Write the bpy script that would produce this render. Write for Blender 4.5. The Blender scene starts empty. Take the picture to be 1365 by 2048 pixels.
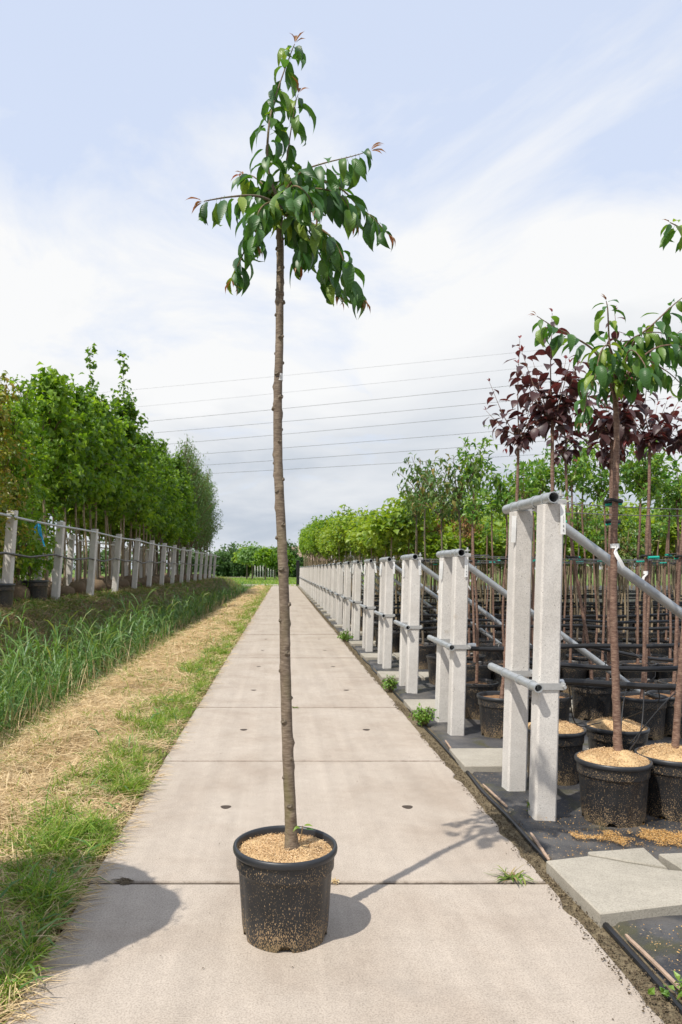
import bpy, math, random
import numpy as np
from mathutils import Vector, Matrix, noise as mnoise

# ------------------------------------------------------------------ camera, sky, sun, exposure
scene = bpy.context.scene
COL = scene.collection
F, CX, CY, H = 1467.0, 565.0, 1138.0, 1.35        # focal length (photo px), vanishing point, eye height
cam_data = bpy.data.cameras.new("camera")
cam = bpy.data.objects.new("camera", cam_data); COL.objects.link(cam)
cam.location = (0, 0, H); cam.rotation_euler = (math.radians(90), 0, 0)
cam_data.sensor_fit = 'VERTICAL'; cam_data.sensor_height = 36.0
cam_data.lens = F / 2048 * 36.0
cam_data.shift_x = (682.5 - CX) / 2048; cam_data.shift_y = (CY - 1024) / 2048
cam_data.clip_start = 0.05; cam_data.clip_end = 6000
scene.camera = cam
cam_data.dof.use_dof = True; cam_data.dof.focus_distance = 3.0; cam_data.dof.aperture_fstop = 9.0

SUN_AZ = math.atan2(-0.71, -0.70); SUN_EL = math.radians(58.5)
sun_dir = Vector((math.sin(SUN_AZ) * math.cos(SUN_EL), math.cos(SUN_AZ) * math.cos(SUN_EL), math.sin(SUN_EL)))
sd = bpy.data.lights.new("sun", 'SUN'); sd.energy = 3.7; sd.angle = math.radians(0.53); sd.color = (1.0, 0.945, 0.86)
sun = bpy.data.objects.new("sun", sd); COL.objects.link(sun)
sun.rotation_euler = sun_dir.to_track_quat('Z', 'Y').to_euler(); sun.location = (-20, -20, 60)

world = bpy.data.worlds.new("World"); scene.world = world; world.use_nodes = True
def build_world():
    nt = world.node_tree; N = nt.nodes; L = nt.links; N.clear()
    out = N.new('ShaderNodeOutputWorld'); bg = N.new('ShaderNodeBackground'); bg.inputs[1].default_value = 0.1
    sky = N.new('ShaderNodeTexSky'); sky.sky_type = 'NISHITA'; sky.sun_disc = False
    sky.sun_elevation = SUN_EL; sky.sun_rotation = SUN_AZ; sky.air_density = 1.0; sky.dust_density = 1.5; sky.ozone_density = 1.2
    tc = N.new('ShaderNodeTexCoord'); sep = N.new('ShaderNodeSeparateXYZ'); L.new(tc.outputs['Generated'], sep.inputs[0])
    def math_(op, a, b=None, clamp=False):
        n = N.new('ShaderNodeMath'); n.operation = op; n.use_clamp = clamp
        for i, q in enumerate((a, b)):
            if q is None: continue
            if isinstance(q, (int, float)): n.inputs[i].default_value = q
            else: L.new(q, n.inputs[i])
        return n.outputs[0]
    zc = math_('MAXIMUM', sep.outputs[2], 0.0)
    den = math_('ADD', zc, 0.16)
    u = math_('DIVIDE', sep.outputs[0], den); v = math_('DIVIDE', sep.outputs[1], den)
    cmb = N.new('ShaderNodeCombineXYZ'); L.new(u, cmb.inputs[0]); L.new(v, cmb.inputs[1]); cmb.inputs[2].default_value = 3.7
    def nz(scale, detail, rough, dist=0.0, off=0.0):
        n = N.new('ShaderNodeTexNoise'); n.inputs['Scale'].default_value = scale; n.inputs['Detail'].default_value = detail
        n.inputs['Roughness'].default_value = rough; n.inputs['Distortion'].default_value = dist
        mp = N.new('ShaderNodeMapping'); mp.inputs['Location'].default_value = (off, off * .7, off)
        L.new(cmb.outputs[0], mp.inputs[0]); L.new(mp.outputs[0], n.inputs[0]); return n.outputs[0]
    def ramp(src, pts):
        r = N.new('ShaderNodeValToRGB'); e = r.color_ramp.elements
        while len(e) < len(pts): e.new(0.5)
        for el, (p, c) in zip(e, pts):
            el.position = p; el.color = (c, c, c, 1) if isinstance(c, (int, float)) else (*c, 1)
        L.new(src, r.inputs[0]); return r.outputs[0]
    cover = ramp(sep.outputs[2], [(0.0, .62), (0.16, .60), (0.30, .56), (0.42, .40), (0.55, .24), (0.75, .22), (1.0, .25)])
    n1 = nz(1.5, 9, .60, .5, 5.3)
    m = math_('ADD', n1, cover); m = math_('SUBTRACT', m, .80); m = math_('MULTIPLY', m, 4.4, True)
    mask = ramp(m, [(0, .04), (1, 1.0)])
    n2 = nz(0.9, 6, .55, .3, 11.0)
    shade = math_('ADD', math_('MULTIPLY', math_('SUBTRACT', n2, .5), 2.2), ramp(sep.outputs[2], [(0, .42), (.06, .22), (.14, .30), (.22, .80), (.32, 1.0), (.5, .95), (1, .9)]), True)
    cc = N.new('ShaderNodeMixRGB'); cc.inputs[1].default_value = (4.05, 4.5, 5.15, 1); cc.inputs[2].default_value = (7.0, 7.05, 7.1, 1); L.new(shade, cc.inputs[0])
    sk = N.new('ShaderNodeMixRGB'); sk.blend_type = 'MULTIPLY'; sk.inputs[0].default_value = 1; sk.inputs[2].default_value = (1.0, 1.0, 1.0, 1); L.new(sky.outputs[0], sk.inputs[1])
    veil = N.new('ShaderNodeMixRGB'); veil.inputs[0].default_value = .75; L.new(sk.outputs[0], veil.inputs[1]); veil.inputs[2].default_value = (5.9, 6.6, 8.1, 1)   # thin high haze over the blue
    mix = N.new('ShaderNodeMixRGB'); L.new(mask, mix.inputs[0]); L.new(veil.outputs[0], mix.inputs[1]); L.new(cc.outputs[0], mix.inputs[2])
    L.new(mix.outputs[0], bg.inputs[0]); L.new(bg.outputs[0], out.inputs[0])
build_world()
vs = scene.view_settings
vs.view_transform = 'Standard'; vs.look = 'None'; vs.gamma = 1; vs.use_curve_mapping = False; vs.exposure = 0.45
scene.cycles.use_denoising = True
scene.cycles.max_bounces = 8; scene.cycles.transparent_max_bounces = 8

# ------------------------------------------------------------------ helpers
RNG = np.random.default_rng(7)
random.seed(11)
def P(px, py, d): return Vector(((px - CX) * d / F, d, H - (py - CY) * d / F))
def G(px, py, z=0.0):
    d = (H - z) * F / (py - CY); return Vector(((px - CX) * d / F, d, z))
def tag(o, label=None, cat=None, group=None, kind=None):
    if label: o['label'] = label
    if cat: o['category'] = cat
    if group: o['group'] = group
    if kind: o['kind'] = kind
    return o
def empty(name, loc, label=None, cat=None, group=None, rz=0.0, kind=None):
    o = bpy.data.objects.new(name, None); COL.objects.link(o); o.location = loc; o.rotation_euler = (0, 0, rz); o.empty_display_size = .1
    return tag(o, label, cat, group, kind)
def place(name, data, parent=None, loc=(0, 0, 0), rot=(0, 0, 0), scale=(1, 1, 1)):
    o = bpy.data.objects.new(name, data); COL.objects.link(o); o.parent = parent
    o.location = loc; o.rotation_euler = rot; o.scale = scale if hasattr(scale, '__len__') else (scale,) * 3
    return o
def npmesh(name, V, faces, mat, smooth=True, col=None):
    """V (n,3); faces: list of int arrays (m,k)"""
    me = bpy.data.meshes.new(name); V = np.asarray(V, np.float32)
    me.vertices.add(len(V)); me.vertices.foreach_set('co', V.ravel())
    faces = [np.asarray(f, np.int32) for f in faces if len(f)]
    nl = sum(f.size for f in faces); npoly = sum(len(f) for f in faces)
    me.loops.add(nl); me.polygons.add(npoly)
    me.loops.foreach_set('vertex_index', np.concatenate([f.ravel() for f in faces]))
    tot = np.concatenate([np.full(len(f), f.shape[1], np.int32) for f in faces])
    st = np.concatenate([[0], np.cumsum(tot)[:-1]]).astype(np.int32)
    me.polygons.foreach_set('loop_start', st)
    me.update(calc_edges=True); me.validate()
    me.polygons.foreach_set('use_smooth', np.full(len(me.polygons), smooth))
    if col is not None:
        a = me.color_attributes.new('Col', 'FLOAT_COLOR', 'POINT')
        c4 = np.ones((len(V), 4), np.float32); c4[:, :3] = col; a.data.foreach_set('color', c4.ravel())
    if mat: me.materials.append(mat)
    return me
class MB:
    def __init__(s): s.v = []; s.f = []; s.sharp = []
    def add(s, vs, fs):
        o = len(s.v); s.v += [tuple(q) for q in vs]; s.f += [tuple(i + o for i in f) for f in fs]; return s
    def box(s, x0, x1, y0, y1, z0, z1):
        return s.add([(x0, y0, z0), (x1, y0, z0), (x1, y1, z0), (x0, y1, z0), (x0, y0, z1), (x1, y0, z1), (x1, y1, z1), (x0, y1, z1)],
                     [(0, 3, 2, 1), (4, 5, 6, 7), (0, 1, 5, 4), (1, 2, 6, 5), (2, 3, 7, 6), (3, 0, 4, 7)])
    def tube(s, pts, rad, seg=10, caps=True, bump=None):
        pts = [Vector(p) for p in pts]; n = len(pts)
        rad = rad if hasattr(rad, '__len__') else [rad] * n
        t = [(pts[min(i + 1, n - 1)] - pts[max(i - 1, 0)]).normalized() for i in range(n)]
        ref = Vector((1, 0, 0)) if abs(t[0].x) < .9 else Vector((0, 1, 0))
        a = (ref - ref.dot(t[0]) * t[0]).normalized(); V = []
        for i in range(n):
            a = (a - a.dot(t[i]) * t[i]).normalized(); b = t[i].cross(a)
            for k in range(seg):
                th = 2 * math.pi * k / seg; r = rad[i] * (1 + (bump(i, th) if bump else 0))
                V.append(pts[i] + r * (math.cos(th) * a + math.sin(th) * b))
        Fc = [(i * seg + k, i * seg + (k + 1) % seg, (i + 1) * seg + (k + 1) % seg, (i + 1) * seg + k) for i in range(n - 1) for k in range(seg)]
        if caps: Fc += [tuple(range(seg))[::-1], tuple((n - 1) * seg + k for k in range(seg))]
        return s.add(V, Fc)
    def pipe(s, pts, r, r_in, seg=16):
        """hollow pipe with open ends"""
        m = MB(); m.tube(pts, r, seg, caps=False); m2 = MB(); m2.tube(pts, r_in, seg, caps=False)
        n = len(m.v); o = len(s.v); s.v += m.v + m2.v
        s.f += [tuple(i + o for i in f) for f in m.f] + [tuple(i + o + n for i in f[::-1]) for f in m2.f]
        for e, off in ((0, 0), (1, n - seg)):
            for k in range(seg):
                q = (off + k, off + (k + 1) % seg, n + off + (k + 1) % seg, n + off + k)
                s.f.append(tuple(i + o for i in (q[::-1] if e == 0 else q)))
        return s
    def lathe(s, prof, seg=48, fn=None, cap_bottom=True):
        V = []
        for j, (r, z) in enumerate(prof):
            for k in range(seg):
                th = 2 * math.pi * k / seg; rr, zz = (r, z) if fn is None else fn(j, r, z, th)
                V.append((rr * math.cos(th), rr * math.sin(th), zz))
        Fc = [(j * seg + k, j * seg + (k + 1) % seg, (j + 1) * seg + (k + 1) % seg, (j + 1) * seg + k) for j in range(len(prof) - 1) for k in range(seg)]
        if cap_bottom: Fc.append(tuple(range(seg))[::-1])
        return s.add(V, Fc)
    def prism(s, poly, z0, z1, bev=0.006):
        """extruded outline (counter-clockwise) with a small bevel round the top"""
        n = len(poly); c = Vector((sum(p[0] for p in poly) / n, sum(p[1] for p in poly) / n))
        def inset(p, b):
            v = c - Vector((p[0], p[1])); l = v.length; v = v / l * b * 1.3; return (p[0] + v.x, p[1] + v.y)
        V = [(p[0], p[1], z0) for p in poly] + [(p[0], p[1], z1 - bev) for p in poly] + [(*inset(p, bev), z1) for p in poly]
        Fc = [(k, (k + 1) % n, n + (k + 1) % n, n + k) for k in range(n)] + [(n + k, n + (k + 1) % n, 2 * n + (k + 1) % n, 2 * n + k) for k in range(n)]
        Fc += [tuple(range(2 * n, 3 * n)), tuple(range(n))[::-1]]
        return s.add(V, Fc)
    def data(s, name, mat, smooth=True, angle=35):
        me = bpy.data.meshes.new(name); me.from_pydata(s.v, [], s.f); me.update()
        if mat: me.materials.append(mat)
        if smooth:
            me.polygons.foreach_set('use_smooth', [True] * len(me.polygons)); me.set_sharp_from_angle(angle=math.radians(angle))
        return me
    def build(s, name, mat, parent=None, smooth=True, angle=35, loc=(0, 0, 0)):
        return place(name, s.data(name, mat, smooth, angle), parent, loc)

# ------------------------------------------------------------------ materials
def new_mat(name):
    m = bpy.data.materials.new(name); m.use_nodes = True; nt = m.node_tree
    b = nt.nodes['Principled BSDF']; return m, nt, nt.nodes, nt.links, b
def n_noise(N, L, vec, scale, detail=4, rough=.55, dist=0):
    n = N.new('ShaderNodeTexNoise'); n.inputs['Scale'].default_value = scale; n.inputs['Detail'].default_value = detail
    n.inputs['Roughness'].default_value = rough; n.inputs['Distortion'].default_value = dist
    if vec: L.new(vec, n.inputs['Vector'])
    return n.outputs[0]
def n_ramp(N, L, src, pts, interp='LINEAR'):
    r = N.new('ShaderNodeValToRGB'); e = r.color_ramp.elements; r.color_ramp.interpolation = interp
    while len(e) < len(pts): e.new(.5)
    for el, (p, c) in zip(e, pts):
        el.position = p; el.color = (c, c, c, 1) if isinstance(c, (int, float)) else (*c, 1)
    L.new(src, r.inputs[0]); return r.outputs[0]
def n_mix(N, L, fac, a, b, mode='MIX'):
    n = N.new('ShaderNodeMixRGB'); n.blend_type = mode
    for i, q in enumerate((fac, a, b)):
        if isinstance(q, (int, float)): n.inputs[i].default_value = q if i == 0 else (q, q, q, 1)
        elif isinstance(q, tuple): n.inputs[i].default_value = (*q, 1)
        else: L.new(q, n.inputs[i])
    return n.outputs[0]
def n_bump(N, L, b, h, strength, dist=.01):
    n = N.new('ShaderNodeBump'); n.inputs['Strength'].default_value = strength; n.inputs['Distance'].default_value = dist
    L.new(h, n.inputs['Height']); L.new(n.outputs[0], b.inputs['Normal'])
def n_map(N, L, vec, scale=(1, 1, 1), loc=(0, 0, 0)):
    n = N.new('ShaderNodeMapping'); n.inputs['Scale'].default_value = scale; n.inputs['Location'].default_value = loc; L.new(vec, n.inputs[0]); return n.outputs[0]
def pos(N): return N.new('ShaderNodeNewGeometry').outputs['Position']
def objco(N): return N.new('ShaderNodeTexCoord').outputs['Object']

def mat_concrete(name, c0, c1, c2, speck=.5, coords='pos', pits=False, streak=False, bump=.35):
    m, nt, N, L, b = new_mat(name); v = pos(N) if coords == 'pos' else objco(N)
    if coords != 'pos':
        oi = N.new('ShaderNodeObjectInfo'); va = N.new('ShaderNodeVectorMath'); va.operation = 'ADD'
        mu = N.new('ShaderNodeVectorMath'); mu.operation = 'SCALE'; mu.inputs['Scale'].default_value = 37.0
        cb = N.new('ShaderNodeCombineXYZ'); [L.new(oi.outputs['Random'], cb.inputs[i]) for i in range(3)]
        L.new(cb.outputs[0], mu.inputs[0]); L.new(v, va.inputs[0]); L.new(mu.outputs[0], va.inputs[1]); v = va.outputs[0]
    big = n_noise(N, L, v, 1.7, 6, .6, .4); mid = n_noise(N, L, v, 14, 6, .65); fine = n_noise(N, L, v, 160, 3, .7)
    c = n_ramp(N, L, big, [(.30, c0), (.5, c1), (.72, c2)])
    c = n_mix(N, L, .22, c, n_ramp(N, L, mid, [(.3, .62), (.7, 1.18)]), 'MULTIPLY')
    c = n_mix(N, L, speck, c, n_ramp(N, L, fine, [(.32, .45), (.5, 1.0), (.70, 1.3)]), 'MULTIPLY')
    if streak:      # tyre-worn lighter tracks and fine brushed lines along the path
        st = n_noise(N, L, n_map(N, L, v, (9, .28, 1)), 1.0, 5, .6)
        c = n_mix(N, L, .5, c, n_ramp(N, L, st, [(.35, .86), (.65, 1.1)]), 'MULTIPLY')
        stain = n_noise(N, L, n_map(N, L, v, (1.6, 1.1, 1), (3.1, 1.7, 0)), 1.3, 7, .66, .8)
        c = n_mix(N, L, n_ramp(N, L, stain, [(.58, 0.0), (.76, .45)]), c, (.27, .235, .20))
    if streak:
        so = N.new('ShaderNodeSeparateXYZ'); L.new(objco(N), so.inputs[0]); md = N.new('ShaderNodeMath'); md.operation = 'PINGPONG'; md.inputs[1].default_value = 1.0; L.new(so.outputs[1], md.inputs[0])
        ad = N.new('ShaderNodeMath'); ad.operation = 'MULTIPLY_ADD'; L.new(n_noise(N, L, v, 24, 4, .6), ad.inputs[0]); ad.inputs[1].default_value = -.018; L.new(md.outputs[0], ad.inputs[2])
        c = n_mix(N, L, n_ramp(N, L, ad.outputs[0], [(0.0, .8), (.004, .35), (.014, 0.0)]), c, (.13, .10, .075))
    if pits:
        vo = N.new('ShaderNodeTexVoronoi'); vo.inputs['Scale'].default_value = 55; L.new(v, vo.inputs['Vector'])
        pk = n_noise(N, L, v, 7, 4, .6)
        pm = n_mix(N, L, 1.0, n_ramp(N, L, vo.outputs['Distance'], [(.10, 1), (.20, 0)]), n_ramp(N, L, pk, [(.5, 0), (.62, .8)]), 'MULTIPLY')
        c = n_mix(N, L, pm, c, (.10, .09, .08))
        rs = n_noise(N, L, v, 4.5, 3, .5); c = n_mix(N, L, n_ramp(N, L, rs, [(.70, 0), (.80, .5)]), c, (.34, .25, .15))
    L.new(c, b.inputs['Base Color']); b.inputs['Roughness'].default_value = .88; b.inputs['Specular IOR Level'].default_value = .25
    h = n_mix(N, L, .5, mid, fine, 'ADD'); n_bump(N, L, b, h, bump, .006)
    return m
def mat_plain(name, col, rough=.5, metal=0, spec=.5, var=.15, scale=20, bump=0.0, coords='obj'):
    m, nt, N, L, b = new_mat(name); v = objco(N) if coords == 'obj' else pos(N)
    n = n_noise(N, L, v, scale, 5, .6)
    c = n_mix(N, L, 1.0, n_ramp(N, L, n, [(.25, 1 - var), (.75, 1 + var)]), col, 'MULTIPLY')
    L.new(c, b.inputs['Base Color']); b.inputs['Metallic'].default_value = metal; b.inputs['Specular IOR Level'].default_value = spec
    L.new(n_ramp(N, L, n, [(.2, max(0, rough - .1)), (.8, min(1, rough + .1))]), b.inputs['Roughness'])
    if bump: n_bump(N, L, b, n, bump, .004)
    return m
def mat_leaf(name, cols, trans, src='object', rough=.38, tmix=.35, spec=.5, vein=False):
    m, nt, N, L, b = new_mat(name); out = N['Material Output']
    if src == 'object': r = N.new('ShaderNodeObjectInfo').outputs['Random']
    else: r = N.new('ShaderNodeNewGeometry').outputs['Random Per Island']
    k = len(cols) - 1
    c = n_ramp(N, L, r, [(i / k, q) for i, q in enumerate(cols)])
    v = objco(N); nn = n_noise(N, L, v, 30 if src == 'object' else 14, 3, .6)
    c = n_mix(N, L, .7, c, n_ramp(N, L, nn, [(.3, .7), (.7, 1.25)]), 'MULTIPLY')
    L.new(c, b.inputs['Base Color']); b.inputs['Roughness'].default_value = rough; b.inputs['Specular IOR Level'].default_value = spec
    if src == 'object':     # side veins
        wv = N.new('ShaderNodeTexWave'); wv.wave_type = 'BANDS'; wv.inputs['Scale'].default_value = 5.5; wv.inputs['Distortion'].default_value = 1.2; ab = N.new('ShaderNodeVectorMath'); ab.operation = 'ABSOLUTE'
        L.new(v, ab.inputs[0]); L.new(n_map(N, L, ab.outputs[0], (1, -1.6, 0)), wv.inputs['Vector']); n_bump(N, L, b, wv.outputs['Fac'], .10, .05)
    t = N.new('ShaderNodeBsdfTranslucent'); tc = n_mix(N, L, 1.0, c, trans, 'MULTIPLY'); L.new(tc, t.inputs[0])
    mx = N.new('ShaderNodeMixShader'); mx.inputs[0].default_value = tmix
    L.new(b.outputs[0], mx.inputs[1]); L.new(t.outputs[0], mx.inputs[2]); L.new(mx.outputs[0], out.inputs[0])
    return m
def mat_bark(name, c0, c1, c2, green=None, scale=1.0):
    m, nt, N, L, b = new_mat(name); v = objco(N)
    lent = n_noise(N, L, n_map(N, L, v, (40 * scale, 40 * scale, 170 * scale)), 1.0, 5, .65)
    big = n_noise(N, L, v, 5, 4, .6)
    c = n_ramp(N, L, lent, [(.28, c0), (.5, c1), (.72, c2)])
    c = n_mix(N, L, .8, c, n_ramp(N, L, big, [(.3, .7), (.7, 1.2)]), 'MULTIPLY')
    if green: c = n_mix(N, L, n_ramp(N, L, n_noise(N, L, n_map(N, L, v, (6, 6, 3), (2, 5, 1)), 1.6, 4, .6), [(.5, 0), (.72, .55)]), c, green)
    L.new(c, b.inputs['Base Color']); b.inputs['Roughness'].default_value = .7; b.inputs['Specular IOR Level'].default_value = .3
    n_bump(N, L, b, lent, .55, .004)
    return m
def mat_vcol(name, rough=.95, scale=60, amp=.5):
    m, nt, N, L, b = new_mat(name); a = N.new('ShaderNodeAttribute'); a.attribute_name = 'Col'; v = pos(N)
    n = n_noise(N, L, v, scale, 5, .65); n2 = n_noise(N, L, v, 4.0, 5, .6)
    c = n_mix(N, L, amp * 1.4, a.outputs['Color'], n_ramp(N, L, n, [(.25, .35), (.75, 1.5)]), 'MULTIPLY')
    c = n_mix(N, L, amp, c, n_ramp(N, L, n2, [(.3, .6), (.7, 1.3)]), 'MULTIPLY')
    L.new(c, b.inputs['Base Color']); b.inputs['Roughness'].default_value = rough; b.inputs['Specular IOR Level'].default_value = .15
    n_bump(N, L, b, n, .8, .03)
    return m
def mat_pot(name):
    m, nt, N, L, b = new_mat(name); tc = N.new('ShaderNodeTexCoord').outputs['Object']
    oi = N.new('ShaderNodeObjectInfo').outputs['Random']
    cb = N.new('ShaderNodeCombineXYZ'); L.new(oi, cb.inputs[0]); L.new(oi, cb.inputs[1])
    sc = N.new('ShaderNodeVectorMath'); sc.operation = 'SCALE'; sc.inputs['Scale'].default_value = 19; L.new(cb.outputs[0], sc.inputs[0])
    va = N.new('ShaderNodeVectorMath'); L.new(tc, va.inputs[0]); L.new(sc.outputs[0], va.inputs[1]); v = va.outputs[0]
    n = n_noise(N, L, v, 9, 5, .6)
    c = n_ramp(N, L, n, [(.3, (.010, .011, .013)), (.7, (.022, .023, .026))])
    # dried splashes of mulch: specks, thick at the foot and in a streak below the rim
    z = N.new('ShaderNodeSeparateXYZ'); L.new(tc, z.inputs[0])
    foot = n_ramp(N, L, z.outputs[2], [(.0, .42), (.05, .34), (.12, .16), (.20, .10), (.27, .22), (.30, .12)])
    fl = n_noise(N, L, n_map(N, L, v, (260, 260, 150)), 1.0, 2, .5); pa = n_noise(N, L, n_map(N, L, v, (7, 7, 3)), 1.0, 3, .6)
    ad = N.new('ShaderNodeMath'); L.new(fl, ad.inputs[0])
    mu = N.new('ShaderNodeMath'); mu.operation = 'MULTIPLY'; L.new(pa, mu.inputs[0]); L.new(foot, mu.inputs[1]); L.new(mu.outputs[0], ad.inputs[1])
    mask = n_ramp(N, L, ad.outputs[0], [(.70, 0), (.75, 1)])
    c = n_mix(N, L, mask, c, (.36, .25, .14))
    moss = n_ramp(N, L, z.outputs[2], [(.0, .5), (.05, 0)]); c = n_mix(N, L, n_mix(N, L, 1, moss, n_ramp(N, L, pa, [(.4, 0), (.6, 1)]), 'MULTIPLY'), c, (.06, .055, .02))
    L.new(c, b.inputs['Base Color']); L.new(n_ramp(N, L, mask, [(0, .42), (1, .9)]), b.inputs['Roughness'])
    return m
M = {}
M['path'] = mat_concrete('path_concrete', (.345, .287, .232), (.40, .343, .284), (.435, .378, .318), .6, 'pos', streak=True, bump=.16)
M['tile'] = mat_concrete('tile_concrete', (.27, .25, .20), (.35, .32, .265), (.42, .385, .32), .5, 'pos', bump=.5)
M['post'] = mat_concrete('post_concrete', (.53, .50, .46), (.60, .57, .53), (.67, .645, .605), .4, 'obj', pits=True, bump=.35)
M['galv'] = mat_plain('galvanised_steel', (.42, .44, .45), .48, .55, .5, .12, 25)
M['strap'] = mat_plain('strap_steel', (.45, .45, .44), .5, .4, .5, .15, 30)
M['pot'] = mat_pot('black_pot_plastic')
M['rim'] = mat_plain('black_rim_plastic', (.022, .024, .028), .4, 0, .5, .2, 15)
M['hose'] = mat_plain('black_hose', (.013, .013, .014), .4, 0, .5, .2, 15)
M['rubber'] = mat_plain('black_tie_rubber', (.012, .012, .012), .6, 0, .4, .2, 30)
M['clip'] = mat_plain('green_clip_plastic', (.01, .36, .27), .4, 0, .5, .1, 20)
M['tagm'] = mat_plain('white_tag', (.80, .80, .78), .5, 0, .4, .05, 20)
M['ink'] = mat_plain('black_print', (.04, .04, .045), .6, 0, .3, .1, 20)
M['wire'] = mat_plain('steel_wire', (.16, .16, .165), .5, .3, .5, .1, 20)
M['lath'] = mat_plain('weathered_lath', (.36, .26, .19), .8, 0, .2, .3, 40, .4)
M['mulch'] = mat_plain('wood_mulch', (.52, .36, .19), .95, 0, .1, .45, 120, 1.0)
M['soil'] = mat_plain('potting_soil', (.22, .125, .065), .95, 0, .1, .5, 70, 1.0)
M['crumb'] = mat_plain('dark_soil', (.105, .08, .052), .95, 0, .1, .5, 60, 1.0, 'pos')
M['edge_soil'] = mat_plain('edge_soil', (.15, .12, .075), .95, 0, .1, .6, 45, 1.0, 'pos')
M['burlap'] = mat_plain('burlap', (.16, .115, .075), .95, 0, .1, .45, 60, .9)
M['bark'] = mat_bark('bark_grey_brown', (.095, .07, .052), (.19, .145, .105), (.30, .245, .185), (.165, .15, .06))
M['bark_red'] = mat_bark('bark_red_brown', (.09, .045, .032), (.19, .115, .085), (.36, .25, .18))
M['bark_tan'] = mat_bark('bark_tan', (.15, .11, .07), (.27, .21, .135), (.40, .32, .22))
M['bark_dark'] = mat_bark('bark_dark', (.07, .055, .04), (.15, .12, .085), (.24, .20, .15))
M['twig'] = mat_plain('green_twig', (.16, .11, .055), .6, 0, .3, .3, 30)
M['leaf'] = mat_leaf('cherry_leaf', [(.03, .085, .026), (.045, .125, .032), (.075, .18, .035), (.04, .11, .03), (.11, .21, .035), (.24, .33, .05)], (1.9, 1.9, .6), tmix=.36, rough=.42)
M['leaf_red'] = mat_leaf('young_leaf', [(.30, .10, .045), (.24, .13, .04), (.36, .17, .06)], (1.3, 1.1, .8), tmix=.35)
M['leaf_purple'] = mat_leaf('plum_leaf', [(.045, .028, .030), (.06, .034, .034), (.085, .038, .036), (.05, .032, .034)], (3.0, 1.1, 1.0), tmix=.24, rough=.42)
M['leaf_plumred'] = mat_leaf('young_plum_leaf', [(.22, .03, .03), (.16, .03, .03)], (1.6, .9, .8), tmix=.35)
M['leaf_small'] = mat_leaf('small_green_leaf', [(.05, .14, .028), (.085, .20, .036), (.16, .29, .045), (.22, .33, .05), (.07, .17, .03)], (1.8, 1.8, .6), 'island', tmix=.38)
M['leaf_bronze'] = mat_leaf('bronze_green_leaf', [(.05, .125, .028), (.08, .17, .035), (.13, .20, .045), (.06, .14, .03), (.26, .20, .055)], (1.5, 1.5, .6), 'island', tmix=.3)
M['leaf_lime'] = mat_leaf('lime_leaf', [(.10, .20, .028), (.19, .31, .038), (.30, .40, .052), (.24, .34, .038), (.10, .19, .03)], (1.8, 1.7, .5), 'island', tmix=.42, rough=.45)
M['leaf_maple'] = mat_leaf('maple_leaf', [(.06, .135, .022), (.09, .185, .028), (.16, .265, .036), (.11, .205, .03), (.07, .15, .026)], (2.0, 1.9, .5), 'island', tmix=.48, rough=.45)
M['leaf_fresh'] = mat_leaf('fresh_leaf', [(.09, .195, .024), (.14, .26, .032), (.23, .35, .045), (.16, .28, .036)], (1.9, 1.8, .5), 'island', tmix=.48, rough=.45)
M['leaf_yellow'] = mat_leaf('yellow_green_leaf', [(.10, .16, .025), (.16, .22, .03), (.24, .26, .035), (.33, .24, .04), (.12, .19, .03)], (1.6, 1.5, .5), 'island', tmix=.38, rough=.45)
M['leaf_birch'] = mat_leaf('birch_leaf', [(.08, .155, .045), (.12, .21, .06), (.17, .26, .08)], (1.5, 1.5, .6), 'island', tmix=.32, rough=.5)
M['leaf_far'] = mat_leaf('distant_leaf', [(.07, .13, .055), (.10, .175, .065), (.13, .21, .07)], (1.4, 1.4, .7), 'island', tmix=.35, rough=.7, spec=.2)
M['leaf_hedge'] = mat_leaf('hedge_leaf', [(.035, .085, .025), (.055, .12, .03), (.08, .15, .04)], (1.4, 1.4, .7), 'island', tmix=.3, rough=.6, spec=.3)
M['leaf_catalpa'] = mat_leaf('big_heart_leaf', [(.11, .22, .06), (.16, .28, .08), (.20, .33, .10)], (1.5, 1.5, .6), 'island', tmix=.35, rough=.5)
M['leaf_brown'] = mat_leaf('withered_leaf', [(.20, .09, .03), (.30, .13, .04), (.26, .17, .06), (.14, .14, .04)], (1.2, 1.0, .7), 'island', tmix=.3, rough=.7)
M['grass'] = mat_leaf('grass_blade', [(.08, .17, .02), (.13, .25, .03), (.20, .33, .04), (.27, .37, .06), (.42, .38, .15)], (1.5, 1.5, .5), 'island', tmix=.35, rough=.5, spec=.3)
M['bankgrass'] = mat_leaf('bank_grass_blade', [(.07, .15, .022), (.11, .21, .03), (.17, .26, .045), (.34, .27, .13), (.30, .21, .11)], (1.4, 1.4, .5), 'island', tmix=.3, rough=.6, spec=.2)
M['hay'] = mat_leaf('dry_hay', [(.42, .29, .14), (.58, .44, .24), (.74, .60, .37), (.66, .50, .28), (.34, .24, .12)], (1.1, 1.0, .8), 'island', tmix=.15, rough=.75, spec=.2)
M['reed'] = mat_leaf('reed_leaf', [(.05, .13, .03), (.09, .20, .045), (.15, .27, .065), (.11, .22, .05), (.27, .31, .10)], (1.5, 1.5, .6), 'island', tmix=.32, rough=.45)
M['straw'] = mat_leaf('bank_straw', [(.22, .15, .085), (.32, .24, .14), (.42, .33, .20)], (1.1, 1, .8), 'island', tmix=.15, rough=.8, spec=.2)
M['flake'] = mat_leaf('mulch_flake', [(.24, .13, .06), (.46, .29, .14), (.60, .42, .24), (.70, .52, .33)], (1, 1, .8), 'island', tmix=.05, rough=.9, spec=.1)
M['terrain'] = mat_vcol('ground_cover')
M['water'] = mat_plain('ditch_water', (.02, .022, .014), .08, 0, .5, .3, 3, 0, 'pos')
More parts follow.
